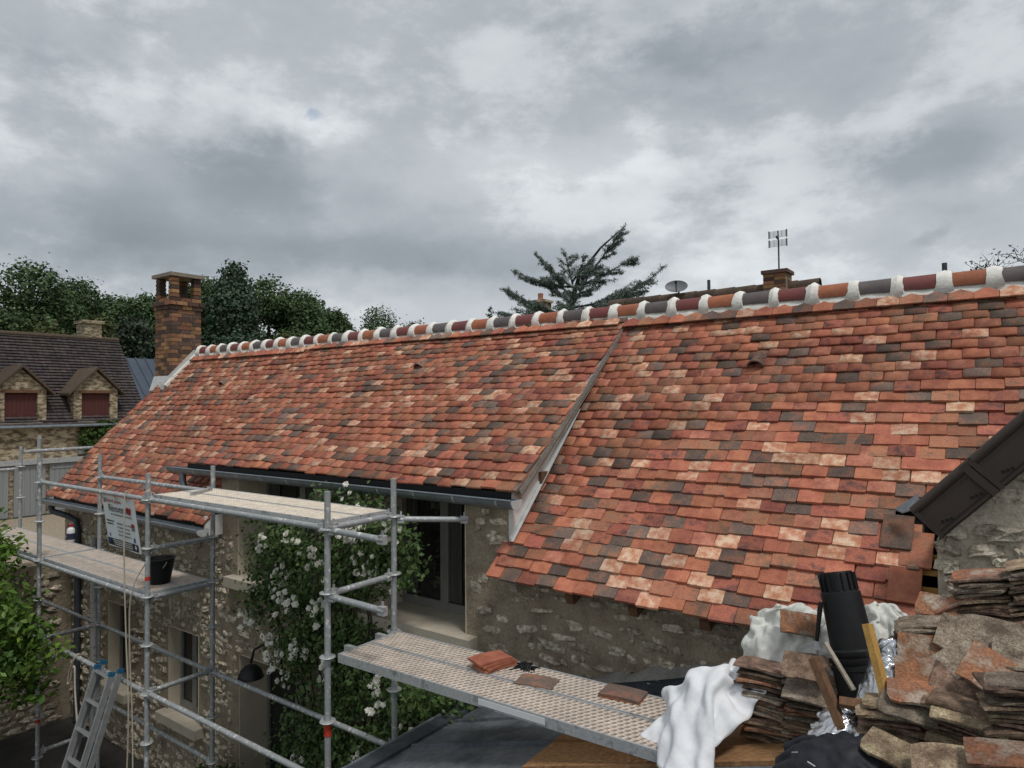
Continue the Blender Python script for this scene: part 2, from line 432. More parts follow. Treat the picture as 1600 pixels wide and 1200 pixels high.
# openings: x0,x1,z0,z1,reveal depth
OPEN_UP = [(-5.05, -3.88, 2.86, 4.0, .40), (-7.40, -5.95, 2.86, 4.0, .40)]
OPEN_LO = [(-10.74, -10.12, .85, 2.02, .18), (-9.0, -8.26, .88, 1.98, .18), (-7.36, -6.1, .02, 1.95, .38), (-5.0, -4.0, .02, 1.95, .38)]
def wall_xz(b, y0, y1, x0, x1, z0, z1, ops):
    xs = sorted({x0, x1, *[v for o in ops for v in o[:2]]}); zs = sorted({z0, z1, *[v for o in ops for v in o[2:4]]})
    xs = [x for x in xs if x0 <= x <= x1]; zs = [z for z in zs if z0 <= z <= z1]
    for i in range(len(xs) - 1):
        for j in range(len(zs) - 1):
            cx, cz = (xs[i] + xs[i + 1]) / 2, (zs[j] + zs[j + 1]) / 2
            if any(o[0] < cx < o[1] and o[2] < cz < o[3] for o in ops): continue
            b.add([(xs[i], y0, zs[j]), (xs[i + 1], y0, zs[j]), (xs[i + 1], y0, zs[j + 1]), (xs[i], y0, zs[j + 1])], [(0, 1, 2, 3)])
wb = MB()
wall_xz(wb, YW, 5.05, -12.3, -7.75, -.1, 3.55, OPEN_LO)
wall_xz(wb, YW, 5.05, -7.75, -3.40, -.1, 4.13, OPEN_UP + OPEN_LO)
wall_xz(wb, YW, 5.05, -3.40, -.3, -.1, 3.58, [])
gp = [(YW, -.1), (8.84, -.1), (8.84, 3.6), (YR, ZR - .1), (YW, 3.6)]
wb.add([(-12.3, y, z) for y, z in gp], [(0, 1, 2, 3, 4)])
wb.add([(-12.3, 8.84, -.1), (1.2, 8.84, -.1), (1.2, 8.84, 3.6), (-12.3, 8.84, 3.6)], [(0, 1, 2, 3)])
wb.add([(-.3, YW, -.1), (-.3, 8.84, -.1), (-.3, 8.84, 3.6), (-.3, YW, 3.58)], [(0, 1, 2, 3)])
wall = wb.build('wall', M_mortar, house)
# left cheek of the raised section (hidden side) and right cheek in white board
one('cheek_wall', M_mortar, house, 'prism', [(YW + .02, 3.5), (YW + .02, 4.2), (YR - .1, ZR - .1)], 'x', -7.78, -7.70)
one('cheek_board', M_white, house, 'prism', [(YW - .012, 3.62), (YW - .012, ZM + .0), (YR - .2, ZR - .25)], 'x', -3.40, -3.36)

def window(o, kind):
    x0, x1, z0, z1, d = o
    yf = YW + d
    w = MB()
    # reveals in beige plaster
    t = .03
    w.box((x0 - .002, YW - .006, z0), (x0 + .006, yf, z1)); w.box((x1 - .006, YW - .006, z0), (x1 + .002, yf, z1))
    w.box((x0, YW - .006, z1 - .006), (x1, yf, z1 + .002))
    root = w.build('window_surround' if kind != 'door' else 'door_surround', M_plaster, house)
    fr = MB(); fw = .055
    fr.box((x0, yf - .03, z0), (x0 + fw, yf + .03, z1)); fr.box((x1 - fw, yf - .03, z0), (x1, yf + .03, z1))
    fr.box((x0 + fw, yf - .03, z1 - fw), (x1 - fw, yf + .03, z1)); fr.box((x0 + fw, yf - .03, z0), (x1 - fw, yf + .03, z0 + fw * 1.6))
    xm = (x0 + x1) / 2
    if x1 - x0 > .7: fr.box((xm - .05, yf - .035, z0 + fw), (xm + .05, yf + .03, z1 - fw))
    fr.build('frame', M_frame, root)
    spans = [(x0 + fw, xm - .05), (xm + .05, x1 - fw)] if x1 - x0 > .7 else [(x0 + fw, x1 - fw)]
    for a, b in spans:
        one('pane', M_glass, root, 'box', (a, yf - .004, z0 + fw), (b, yf + .004, z1 - fw))
        if kind == 'curtain':
            cv = MB(); n = 24; pts = []
            for k in range(n + 1):
                u = a + (b - a) * k / n
                pts.append((u, yf - .012 - .006 * math.sin(k * 1.9)))
            # folded strip of curtain seen behind the glass, modelled in the window bay
            for k in range(n // 3):
                (xa, ya), (xb, yb) = pts[k], pts[k + 1]
                cv.add([(xa, ya, z0 + .1), (xb, yb, z0 + .1), (xb, yb, z1 - .06), (xa, ya, z1 - .06)], [(0, 1, 2, 3)])
            cv.build('curtain', M_curtain, root)
    if kind != 'door':
        one('sill', M_sill, root, 'box', (x0 - .10, YW - .13, z0 - .115), (x1 + .13, yf - .031, z0 + .001))
for o in OPEN_UP: window(o, 'curtain')
for o in OPEN_LO[:2]: window(o, 'plain')
for o in OPEN_LO[2:]: window(o, 'door')

# ---- rubble stones in the wall
def stone_mesh(name, seed, m, n=10):
    r = random.Random(seed); b = MB()
    ang = [2 * math.pi * (k + r.uniform(-.35, .35)) / n for k in range(n)]
    rad = [r.choice((r.uniform(.62, .85), r.uniform(.85, 1.12))) for _ in range(n)]
    def ring(s, y, j, jr=0.0):
        return [(math.copysign(abs(math.cos(a)) ** .7, math.cos(a)) * q * (s + r.uniform(-jr, jr)) * .5, y + r.uniform(-j, j), math.copysign(abs(math.sin(a)) ** .7, math.sin(a)) * q * (s + r.uniform(-jr, jr)) * .5) for a, q in zip(ang, rad)]
    vs = ring(1.0, .25, 0) + ring(.96, -.55, .30, .05) + ring(.55, -.85, .40, .15) + [(r.uniform(-.1, .1), -.9, r.uniform(-.1, .1))]
    fs = []
    for k in range(n):
        k2 = (k + 1) % n
        fs += [(k, k2, n + k2, n + k), (n + k, n + k2, 2 * n + k2, 2 * n + k), (2 * n + k, 2 * n + k2, 3 * n)]
    b.add(vs, fs)
    return b.mesh(name, m, smooth=False)
def scatter_stones(rects, ops, hmean, keep, seed, depth=.02):
    r = random.Random(seed); out = []
    for (x0, x1, z0, z1) in rects:
        z = z0
        while z < z1:
            h = hmean * r.uniform(.55, 1.2); x = x0 - r.uniform(0, .1)
            while x < x1:
                w = hmean * r.choice((r.uniform(.6, 1.3), r.uniform(1.4, 3.2)))
                cx, cz = x + w / 2, z + h / 2 + r.uniform(-.03, .03)
                if r.random() < keep and x0 + w * .4 < cx < x1 - w * .3 and cz < z1 - h * .2 and not any(
                        o[0] - .02 - w * .5 < cx < o[1] + .02 + w * .5 and o[2] - .13 < cz < o[3] + h * .6 for o in ops):
                    out.append((cx, cz, w * r.uniform(.9, 1.08), h * r.uniform(.75, 1.15), depth * r.uniform(.3, 1.6), r.uniform(-.22, .22), r.randrange(10)))
                x += w + r.uniform(.0, .02)
            z += h * .95 + .004
    return out
def place_stones(stones, ywall, parent, m, limit=300):
    protos = [stone_mesh('stone', 100 + k, m) for k in range(10)]
    def key(s):
        d = (Vector((s[0], ywall, s[1])) - EYE).length
        return -(s[2] * s[3]) / d ** 2
    stones.sort(key=key)
    V, F, base = [], [], 0
    for i, (cx, cz, w, h, dp, rot, k) in enumerate(stones):
        M = Matrix.Translation((cx, ywall, cz)) @ Matrix.Rotation(rot, 4, 'Y') @ Matrix.Diagonal((w, dp, h, 1))
        if i < limit: put('stone', protos[k], parent, M)
        else:
            me = protos[k]
            V += [tuple(M @ v.co) for v in me.vertices]
            F += [tuple(base + j for j in p.vertices) for p in me.polygons]
            base += len(me.vertices)
    if F:
        me = bpy.data.meshes.new('small_stones'); me.from_pydata(V, [], F); me.materials.append(m)
        put('small_stones', me, parent)['kind'] = 'stuff'
st = scatter_stones([(-3.42, -.42, 2.2, 3.40), (-3.86, -3.44, 1.9, 4.02)], OPEN_UP, .085, .60, 3, .022)
st += scatter_stones([(-12.25, -7.5, 0, 3.36), (-7.5, -3.9, .9, 4.05)], OPEN_UP + OPEN_LO, .082, .70, 4, .022)
# soldier stones over the low window heads
for o in OPEN_LO[:2]:
    for k in range(9):
        st.append((o[0] - .06 + k * (o[1] - o[0] + .12) / 8, o[3] + .24, .055, .27, .016, rng.uniform(-.06, .06), k))
place_stones(st, YW, wall, M_stone)

# ---- roof: deck under the tiles
rb = MB()
def slab(b, x0, x1, y0, z0, y1, z1, th=.05, off=.03):
    d = Vector((0, y1 - y0, z1 - z0)).normalized(); n = Vector((0, -d.z, d.y))
    if n.z < 0: n = -n
    p0 = Vector((0, y0, z0)) - n * off; p1 = Vector((0, y1, z1)) - n * off
    q0, q1 = p0 - n * th, p1 - n * th
    b.prism([(p0.y, p0.z), (p1.y, p1.z), (q1.y, q1.z), (q0.y, q0.z)], 'x', x0, x1)
slab(rb, -12.36, -7.76, YE + .06, ZE + .06, YR, ZR)
slab(rb, -3.40, -.45, YE + .06, ZE + .06, YR, ZR)
slab(rb, -.449, 1.3, 5.3, 4.38, YR, ZR)
slab(rb, -8.58, -3.34, YM + .06, ZM + .06 * .78, YR, ZR, th=.04, off=.028)
roof = rb.build('roof', M_under, house)
bs_ = MB(); slab(bs_, XL, XR, YR, ZR, 9.06, ZR - 2.34, th=.06, off=.0)
bs_.build('rear_slope', TC[2], house)

GA = .110; TL = .235; TWD = .170; TH = .019
def tile_pts(w=.1675, l=TL, th=TH):
    h = w / 2; c = .005; e = .002
    bot = [(-h, c, -e), (-h + c, 0, -e), (0, -.001, 0), (h - c, 0, -e), (h, c, -e), (h, l, -e), (0, l, 0), (-h, l, -e)]
    return bot + [(x, y + (.002 if y < .02 else 0), z + th) for x, y, z in bot]
TF = [(0, 7, 6, 2), (0, 2, 1, 1), (2, 6, 5, 4), (2, 4, 3, 3), (8, 10, 14, 15), (8, 9, 10, 10), (10, 12, 13, 14), (10, 11, 12, 12)]
TF = [f if len(set(f)) == 4 else tuple(dict.fromkeys(f)) for f in TF] + [(i, (i + 1) % 8, 8 + (i + 1) % 8, 8 + i) for i in range(8)]
TF = [q for f in TF for q in ([f] if len(f) == 3 else [(f[0], f[1], f[2]), (f[0], f[2], f[3])])]
def pick_color(r):
    x = r.random(); a = 0
    for i, w in enumerate(TW):
        a += w
        if x < a: return i
    return 0
TILES = []
def lay(x0, x1, ye, ze, keepf, seed, xmax=None, xmin=None):
    r = random.Random(seed)
    up = Vector((0, YR - ye, ZR - ze)); L = up.length; up.normalize()
    nrm = Vector((0, -up.z, up.y)); X = Vector((1, 0, 0))
    nrow = int(L / GA) + 1
    phase = r.uniform(0, .17)
    for i in range(nrow):
        s = i * GA - .012                       # distance of the lower edge above the eave
        if s > L - .07: break
        off = (i % 2) * .085 + r.uniform(-.016, .016) + phase
        x = (int((x0 - off) / TWD) - 1) * TWD + off
        prev = None
        row = r.uniform(-.004, .004)
        yb = ye + up.y * (s + .06)
        xa = max(x0, xmin(yb)) if xmin else x0
        xb = min(x1, xmax(yb)) if xmax else x1
        while x < x1 + .2:
            x += TWD
            cx = x + r.uniform(-.003, .003)
            a, c_ = max(cx - .0836, xa), min(cx + .0836, xb)       # tiles are cut at verges and valleys
            if c_ - a < .03: continue
            cx, wx = (a + c_) / 2, (c_ - a) / .1675
            base = Vector((cx, ye, ze)) + up * s
            if not keepf(base): continue
            wob = .008 * math.sin(cx * 1.7 + i * .35) + .005 * math.sin(cx * .6 - i * .9)
            pos = base + nrm * (.031 + wob + r.uniform(-.003, .006)) + up * (row + r.choice((-.006, .006)) + r.uniform(-.006, .006))
            ti = -.125 + r.uniform(-.016, .012)      # lower edge lies on the course below
            M = Matrix.Translation(pos) @ Matrix((( X.x, up.x, nrm.x, 0), (X.y, up.y, nrm.y, 0), (X.z, up.z, nrm.z, 0), (0, 0, 0, 1)))
            M = M @ Matrix.Rotation(ti, 4, 'X') @ Matrix.Rotation(r.gauss(0, .014), 4, 'Z') @ Matrix.Rotation(r.gauss(0, .015), 4, 'Y') @ Matrix.Diagonal((wx, 1, 1, 1))
            c = pick_color(r)
            if c == prev and c in (3, 4) and r.random() < .45: c = pick_color(r)
            prev = c
            TILES.append((M, c, pos))
lay(-12.40, -7.72, YE, ZE, lambda p: p.x < -8.35 or p.y < 5.1, 21)
lay(-8.62, -3.29, YM, ZM, lambda p: True, 22)
lay(-3.46, 1.0, YE, ZE, lambda p: not (p.x > -.62 and 4.86 < p.y < 4.99), 23,
    xmax=lambda y: -.45 if y < 4.98 else (y - 5.42) / 1.05 + .02, xmin=lambda y: -3.48 if y < 4.64 else -3.355)
TILES.sort(key=lambda t: (t[2] - EYE).length)
tmesh = []
for c in range(6):
    tmesh.append(MB().add(tile_pts(), TF).mesh('roof_tile', TC[c]))
for M, c, p in TILES[:300]:
    put('roof_tile', tmesh[c], roof, M)
base_pts = np.array([(*p, 1) for p in tile_pts()]).T
V = []; F = []; mi = []
for j, (M, c, p) in enumerate(TILES[300:]):
    V.append((np.array(M) @ base_pts)[:3].T)
    F += [[16 * j + q for q in f] for f in TF]; mi += [c] * len(TF)
me = np_mesh('roof_tile_field', np.concatenate(V), F, TC, mi)
tag(put('roof_tile_field', me, roof), kind='stuff')

# top course of pointed tiles against the ridge mortar
upm = Vector((0, 1, 1)).normalized()
def top_course(x0, x1, ye, ze, seed):
    r = random.Random(seed)
    up = Vector((0, YR - ye, ZR - ze)).normalized(); nrm = Vector((0, -up.z, up.y))
    x = x0
    while x < x1:
        b = MB(); h = .083
        out = [(-h, 0), (h, 0), (h, .085), (0, .140), (-h, .085)]
        b.prism(out, 'z', 0, .014)
        c = pick_color(r)
        pos = Vector((x, YR, ZR)) - up * .255 + nrm * (.072 + r.uniform(0, .004))
        M = Matrix.Translation(pos) @ Matrix(((1, 0, 0, 0), (0, up.y, nrm.y, 0), (0, up.z, nrm.z, 0), (0, 0, 0, 1))) @ Matrix.Rotation(-.05, 4, 'X') @ Matrix.Rotation(r.gauss(0, .02), 4, 'Z')
        b.build('top_course_tile', TC[c], roof, M)
        x += .171
top_course(-12.2, -8.65, YE, ZE, 5); top_course(-8.55, -3.35, YM, ZM, 6); top_course(-3.2, .9, YE, ZE, 7)

# ridge tiles, mortar bed and white mortar collars
SR = .34
bed = MB()
x = XL + .1
pf = []
while x < XR:
    pf.append(x); x += .085
prof = lambda j: [(YR - .112, ZR - .080 + j), (YR - .105, ZR - .03 + j), (YR - .07, ZR + .05), (YR + .07, ZR + .05), (YR + .14, ZR - .03), (YR + .16, ZR - .16)]
rr = random.Random(3)
rings = [[(x, y + rr.uniform(-.006, .006), z) for y, z in prof(rr.uniform(-.012, .012))] for x in pf]
vs = [v for q in rings for v in q]; n = 6
fs = [(i * n + k, i * n + (k + 1) % n, (i + 1) * n + (k + 1) % n, (i + 1) * n + k) for i in range(len(rings) - 1) for k in range(n)]
bed.add(vs, fs + [tuple(range(n)), tuple(range((len(rings) - 1) * n, len(rings) * n))])
bed.build('ridge_mortar_bed', M_lime, roof, smooth=True)
def half_ring(b, x0, x1, r0, r1, y, z, n=12, th=.016, a0=-12, a1=192, mid=None):
    xs = [(x0, r0), (x1, r1)] if mid is None else [(x0, r0), ((x0 + x1) / 2, mid), (x1, r1)]
    vs = []
    for (xx, rr_) in xs:
        for q in (rr_, rr_ - th):
            for k in range(n + 1):
                a = R(a0 + (a1 - a0) * k / n)
                vs.append((xx, y - math.cos(a) * q, z + math.sin(a) * q))
    m = n + 1; fs = []
    for i in range(len(xs) - 1):
        o, p = i * 2 * m, (i + 1) * 2 * m
        for k in range(n):
            fs.append((o + k, o + k + 1, p + k + 1, p + k))
            fs.append((o + m + k, p + m + k, p + m + k + 1, o + m + k + 1))
        fs += [(o, p, p + m, o + m), (o + n, o + m + n, p + m + n, p + n)]
    for o in (0, (len(xs) - 1) * 2 * m):
        for k in range(n): fs.append((o + k, o + m + k, o + m + k + 1, o + k + 1))
    b.add(vs, fs)
for nidx in range(40):
    x = -11.97 + nidx * SR
    b = MB(); half_ring(b, x + .03, x + SR - .03 + .045, .103, .110, YR, ZR + .035)
    b.build('ridge_tile', RT[(nidx + 1) % 3], roof, smooth=True)
    b = MB()
    w = .044 + rr.uniform(-.010, .010)
    half_ring(b, x - w, x + w, .119, .120, YR, ZR + .030, th=.03, a0=-35, a1=215, mid=.140 + rr.uniform(-.008, .006))
    b.v = [(vx + rr.gauss(0, .0045) + (.02 if vx > x else -.02) * max(0, (ZR + .06 - vz) / .12), vy + rr.gauss(0, .003), vz + rr.gauss(0, .003)) for vx, vy, vz in b.v]
    b.build('mortar_collar', M_lime, roof, smooth=True)
    # little clay foot below the collar
    b = MB(); b.prism([(-.035, 0), (.035, 0), (0, .035)], 'z', 0, .02)
    pos = Vector((x, YR - .150, ZR - .118))
    b.build('collar_foot', TC[3], roof, Matrix.Translation(pos) @ Matrix.Rotation(R(45), 4, 'X'))

# roof ventilation tiles
def vent(p, up):
    nrm = Vector((0, -up.z, up.y)); b = MB(); n = 10; vs = []
    for (yy, rr_, hh) in ((0, .075, .0), (.19, .030, -.012)):
        for q in (rr_, rr_ - .014):
            for k in range(n + 1):
                a = math.pi * k / n
                vs.append((-math.cos(a) * q, yy, hh + math.sin(a) * q * 1.1))
    m = n + 1; fs = []
    for k in range(n):
        fs += [(k, k + 1, 2 * m + k + 1, 2 * m + k), (m + k, 3 * m + k, 3 * m + k + 1, m + k + 1), (k, m + k, m + k + 1, k + 1), (2 * m + k, 2 * m + k + 1, 3 * m + k + 1, 3 * m + k)]
    b.add(vs, fs)
    M = Matrix.Translation(Vector(p) + nrm * .035) @ Matrix(((1, 0, 0, 0), (0, up.y, nrm.y, 0), (0, up.z, nrm.z, 0), (0, 0, 0, 1)))
    o = b.build('vent_tile', TC[3], roof, M, smooth=True)
    h = MB(); h.prism([(-.055, .01), (.055, .01), (.035, .06), (-.035, .06)], 'y', .05, .056)
    h.build('vent_hole', M_blackm, roof, M)
vent((-1.78, 6.07, 5.15), upm); vent((-5.81, 6.04, 5.27), Vector((0, YR - YM, ZR - ZM)).normalized()); vent((-10.19, 6.076, 5.157), upm)

# verge of the raised section: mortar edge, barge board, flashing, purlin end
upM = Vector((0, 2.344, 1.635)).normalized(); nM = Vector((0, -upM.z, upM.y))
def along(name, m, x0, x1, y0, z0, y1, z1, o0, o1, parent=roof):
    d = Vector((0, y1 - y0, z1 - z0)).normalized(); nn = Vector((0, -d.z, d.y))
    a, c = Vector((0, y0, z0)), Vector((0, y1, z1))
    P = [a + nn * o0, c + nn * o0, c + nn * o1, a + nn * o1]
    return one(name, m, parent, 'prism', [(p.y, p.z) for p in P], 'x', x0, x1)
along('verge_mortar', M_cement, -3.312, -3.285, YM + .02, ZM + .01, YR - .12, ZR - .09, -.030, .024)
along('barge_board', M_wood, -3.335, -3.305, YM + .02, ZM + .01, YR - .2, ZR - .15, -.080, -.032)
along('step_flashing', M_flash, -3.359, -3.350, YW - .0, 3.70, 5.7, 4.77, .03, .085)
along('flashing_apron', M_flash, -3.349, -3.320, YW - .01, 3.69, 5.7, 4.77, .062, .070)
one('purlin_end', M_rafter, house, 'box', (-3.359, 4.98, 4.10), (-3.325, 5.13, 4.27))
one('fascia_gap_shade', M_blackm, house, 'box', (-8.5, YM - .006, ZM - .11), (-3.37, YW - .002, ZM + .004))  # board coloured black to paint in the shaded gap between tiles and gutter
one('fascia_gap_shade', M_blackm, house, 'box', (-12.3, YE + .06, ZE - .09), (-7.8, YE + .10, ZE + .01))  # same painted gap shade under the low left eave
one('end_board', M_white, house, 'box', (-7.76, YE + .0, ZE - .14), (-7.73, YW, ZE + .1))
for k in range(6):
    x = -3.30 + k * .53
    one('rafter_foot', M_rafter if k else M_wood, house, 'prism', [(YE + .07, ZE - .045), (YE + .10, ZE - .11), (YW + .02, ZE - .06), (YW + .02, ZE + .15)], 'x', x, x + .07)
for s in (.12, .34, .45, .57, .68):
    p = Vector((0, YE, ZE)) + upm * s
    one('batten', M_batten, roof, 'box', (-.56, p.y - .02, p.z - .022), (-.325, p.y + .02, p.z + .006))
def loose_tile(name, x, s, c, yaw, lift, label):
    nrm = Vector((0, -upm.z, upm.y))
    M = Matrix.Translation(Vector((x, YE, ZE)) + upm * s + nrm * lift) @ Matrix(((1, 0, 0, 0), (0, upm.y, nrm.y, 0), (0, upm.z, nrm.z, 0), (0, 0, 0, 1))) @ Matrix.Rotation(-.05, 4, 'X') @ Matrix.Rotation(yaw, 4, 'Z')
    o = MB().add(tile_pts(.172, .262, .014), TF).build(name, TC[c], roof, M)
    o['label'] = label
loose_tile('loose_roof_tile', -.585, .66, 3, -.02, .060, 'whole dark brown tile laid uncovered near the unfinished edge')
loose_tile('loose_roof_tile', -.475, .55, 2, -.02, .048, 'whole orange brown tile beside the battens')
loose_tile('loose_roof_tile', -.52, .30, 0, .0, .052, 'whole orange tile at the unfinished edge')
loose_tile('loose_roof_tile', -.50, .04, 3, .0, .030, 'whole grey brown tile at the bottom corner')

# gutters
def gutter(x0, x1, y, z, name='gutter'):
    b = MB(); n = 10; r0 = .078; vs = []
    for x in (x0, x1):
        for q in (r0, r0 - .004):
            for k in range(n + 1):
                a = math.pi * k / n
                vs.append((x, y - math.cos(a) * q, z - math.sin(a) * q))
    m = n + 1; fs = []
    for k in range(n):
        fs += [(k, k + 1, 2 * m + k + 1, 2 * m + k), (m + k, 3 * m + k, 3 * m + k + 1, m + k + 1)]
    fs += [(0, 2 * m, 3 * m, m), (n, m + n, 3 * m + n, 2 * m + n)]
    b.add(vs, fs)
    b.tube([(x0, y - r0, z + .004), (x1, y - r0, z + .004)], .009, 8)
    g = b.build(name, M_zinc, house, smooth=True)
    x = x0 + .15
    while x < x1:
        h = MB(); vs = []
        for xx in (x, x + .022):
            for q in (r0 + .004, r0 + .001):
                for k in range(n + 1):
                    a = math.pi * k / n
                    vs.append((xx, y - math.cos(a) * q, z - math.sin(a) * q + .004))
        h.add(vs, fs); h.build('gutter_bracket', M_steel, g, smooth=True); x += .47
    for x in (x0, x1):
        c = MB(); c.prism([(y - math.cos(math.pi * k / n) * (r0 + .002), z - math.sin(math.pi * k / n) * (r0 + .002)) for k in range(n + 1)], 'x', x - .004, x + .004)
        c.build('gutter_end', M_flash if x == x1 else M_zinc, g)
    return g
gutter(-8.75, -3.26, YM - .072, ZM - .045)
gutter(-12.42, -7.66, YE - .068, ZE - .040)
one('downpipe', M_zinc, house, 'tube', [(-8.5, YM - .072, ZM - .11), (-8.5, YM - .072, ZM - .22), (-8.46, YM - .06, ZM - .31), (-8.34, YM - .03, ZM - .36), (-7.9, YM, ZM - .38)], .043, 14, smooth=True)
one('downpipe', M_zincd, house, 'tube', [(-12.1, YE - .055, ZE - .12), (-12.08, YE - .03, ZE - .22), (-11.9, 4.50, ZE - .30), (-11.7, 4.53, ZE - .36), (-11.66, 4.54, ZE - .5), (-11.66, 4.54, .05)], .045, 14, smooth=True)
one('downpipe', M_steel, house, 'tube', [(-11.1, 4.54, 2.9), (-11.1, 4.54, .05)], .045, 14, smooth=True)

# ---- chimney of separate bricks
ch = MB(); cx0, cx1, cy0, cy1 = -12.65, -12.05, 6.19, 6.73
ch.box((cx0 + .012, cy0 + .012, 4.9), (cx1 - .012, cy1 - .012, 6.78))
chim = ch.build('chimney', M_bmort, house)
bm_ = {}
def brick(cx, cy, cz, lx, ly, lz, k):
    key = (round(lx, 3), round(ly, 3), round(lz, 3), k)
    if key not in bm_:
        b = MB(); b.cbox((0, 0, 0), (lx, ly, lz)); bm_[key] = b.mesh('brick', M_brick[k] if k < 3 else M_soot)
    put('brick', bm_[key], chim, Matrix.Translation((cx + rng.uniform(-.002, .002), cy + rng.uniform(-.002, .002), cz)))
def brick_ring(z, h, grow, odd, soot=False):
    a0, a1, b0, b1 = cx0 - grow, cx1 + grow, cy0 - grow, cy1 + grow
    t = .10; g = .015
    W = a1 - a0; D = b1 - b0
    if odd:
        xs = [(a0, a1)]; ys = (b0 + t + g, b1 - t - g)
    else:
        xs = [(a0 + t + g, a1 - t - g)]; ys = (b0, b1)
    for (x0, x1), yy in ((xs[0], b0 + t / 2), (xs[0], b1 - t / 2)):
        n = max(1, round((x1 - x0) / .21)); w = (x1 - x0 - g * (n - 1)) / n
        for i in range(n): brick(x0 + w / 2 + i * (w + g), yy, z + h / 2, w, t, h, rng.choice((0, 0, 1, 1, 2)) if not soot else 3)
    for xx in (a0 + t / 2, a1 - t / 2):
        n = max(1, round((ys[1] - ys[0]) / .21)); w = (ys[1] - ys[0] - g * (n - 1)) / n
        for i in range(n): brick(xx, ys[0] + w / 2 + i * (w + g), z + h / 2, t, w, h, rng.choice((0, 0, 1, 1, 2)) if not soot else 3)
z = 5.0; i = 0
while z < 6.60:
    brick_ring(z, .062, 0, i % 2); z += .073; i += 1
for grow in (.022, .045): brick_ring(z, .062, grow, i % 2); z += .073; i += 1
brick_ring(z, .062, 0.0, i % 2); z += .073
zl = z
while z < 7.18:
    for (xx, yy) in ((cx0 + .07, cy0 + .065), (cx1 - .07, cy0 + .065), (cx0 + .07, cy1 - .065), (cx1 - .07, cy1 - .065)):
        brick(xx, yy, z + .031, .135 + rng.uniform(-.01, .01), .125, .062, rng.choice((0, 1, 3, 2)))
    z += .073
one('flue_floor', M_soot, chim, 'box', (cx0 + .1, cy0 + .1, 6.7), (cx1 - .1, cy1 - .1, zl + .01))
for (xx, yy) in ((cx0 + .07, cy0 + .065), (cx1 - .07, cy0 + .065), (cx0 + .07, cy1 - .065), (cx1 - .07, cy1 - .065)):
    one('pier_core', M_soot, chim, 'box', (xx - .055, yy - .05, zl), (xx + .055, yy + .05, 7.2))
one('chimney_cap', M_cap, chim, 'box', (cx0 - .05, cy0 - .05, 7.195), (cx1 + .05, cy1 + .05, 7.26))
along('chimney_flashing', M_flash, cx1, cx1 + .022, 6.05, 5.10, YR - .02, ZR - .02, .02, .15, chim)
along('chimney_mortar', M_lime, cx1 + .003, cx1 + .07, 6.1, 5.17, YR - .02, ZR - .01, .03, .085, chim)
one('base_flashing', M_flash, chim, 'prism', [(cy0 - .10, 5.14), (cy0 + .01, 5.26), (cy0 + .01, 5.40), (cy0 - .012, 5.40)], 'x', cx0 - .02, cx1 + .05)

# black gooseneck wall lamp above the garden door
lamp = thing('wall_lamp', (-6.55, 4.6, 2.0), 'black gooseneck wall lamp with dome shade among the white roses', 'lamp')
b = MB(); b.tube([(-6.35, 4.6, 2.25), (-6.36, 4.45, 2.33), (-6.42, 4.30, 2.34), (-6.52, 4.24, 2.28), (-6.55, 4.22, 2.14)], .014, 10)
b.build('arm', M_blackm, lamp, smooth=True)
b = MB(); b.lathe([(.02, .13), (.06, .12), (.105, .08), (.135, 0), (.130, 0), (.10, .075), (.04, .115)], 24, Matrix.Translation((-6.55, 4.22, 1.99)))
b.build('shade', M_blackm, lamp, smooth=True)
one('wall_plate', M_blackm, lamp, 'box', (-6.41, 4.57, 2.18), (-6.29, 4.60, 2.32))

# ------------------------------------------------------------------ stone annex at the right with brown verge
annex = thing('stone_annex', (.8, 4.6, 0), 'rough pale stone gable with dark brown roof verge right of the new tiles', 'building')
YA = 4.56
ab = MB()
ab.prism([(-.345, -.1), (3.2, -.1), (3.2, 6.2), (1.75, 6.2), (-.345, 4.09)], 'y', YA, YA + .4)
awall = ab.build('wall', M_mortar2, annex)
ast = []
for s in scatter_stones([(-.33, 1.6, 2.9, 5.3)], [], .105, .72, 9, .035):
    if s[1] < 4.20 + 1.05 * (s[0] + .33) - .10: ast.append(s)
for s in range(12):
    ast.append((-.30 + rng.uniform(0, .05), 3.1 + s * .095, .15, .095, .05, rng.uniform(-.2, .2), s % 10))
place_stones(ast, YA, awall, M_stone2)
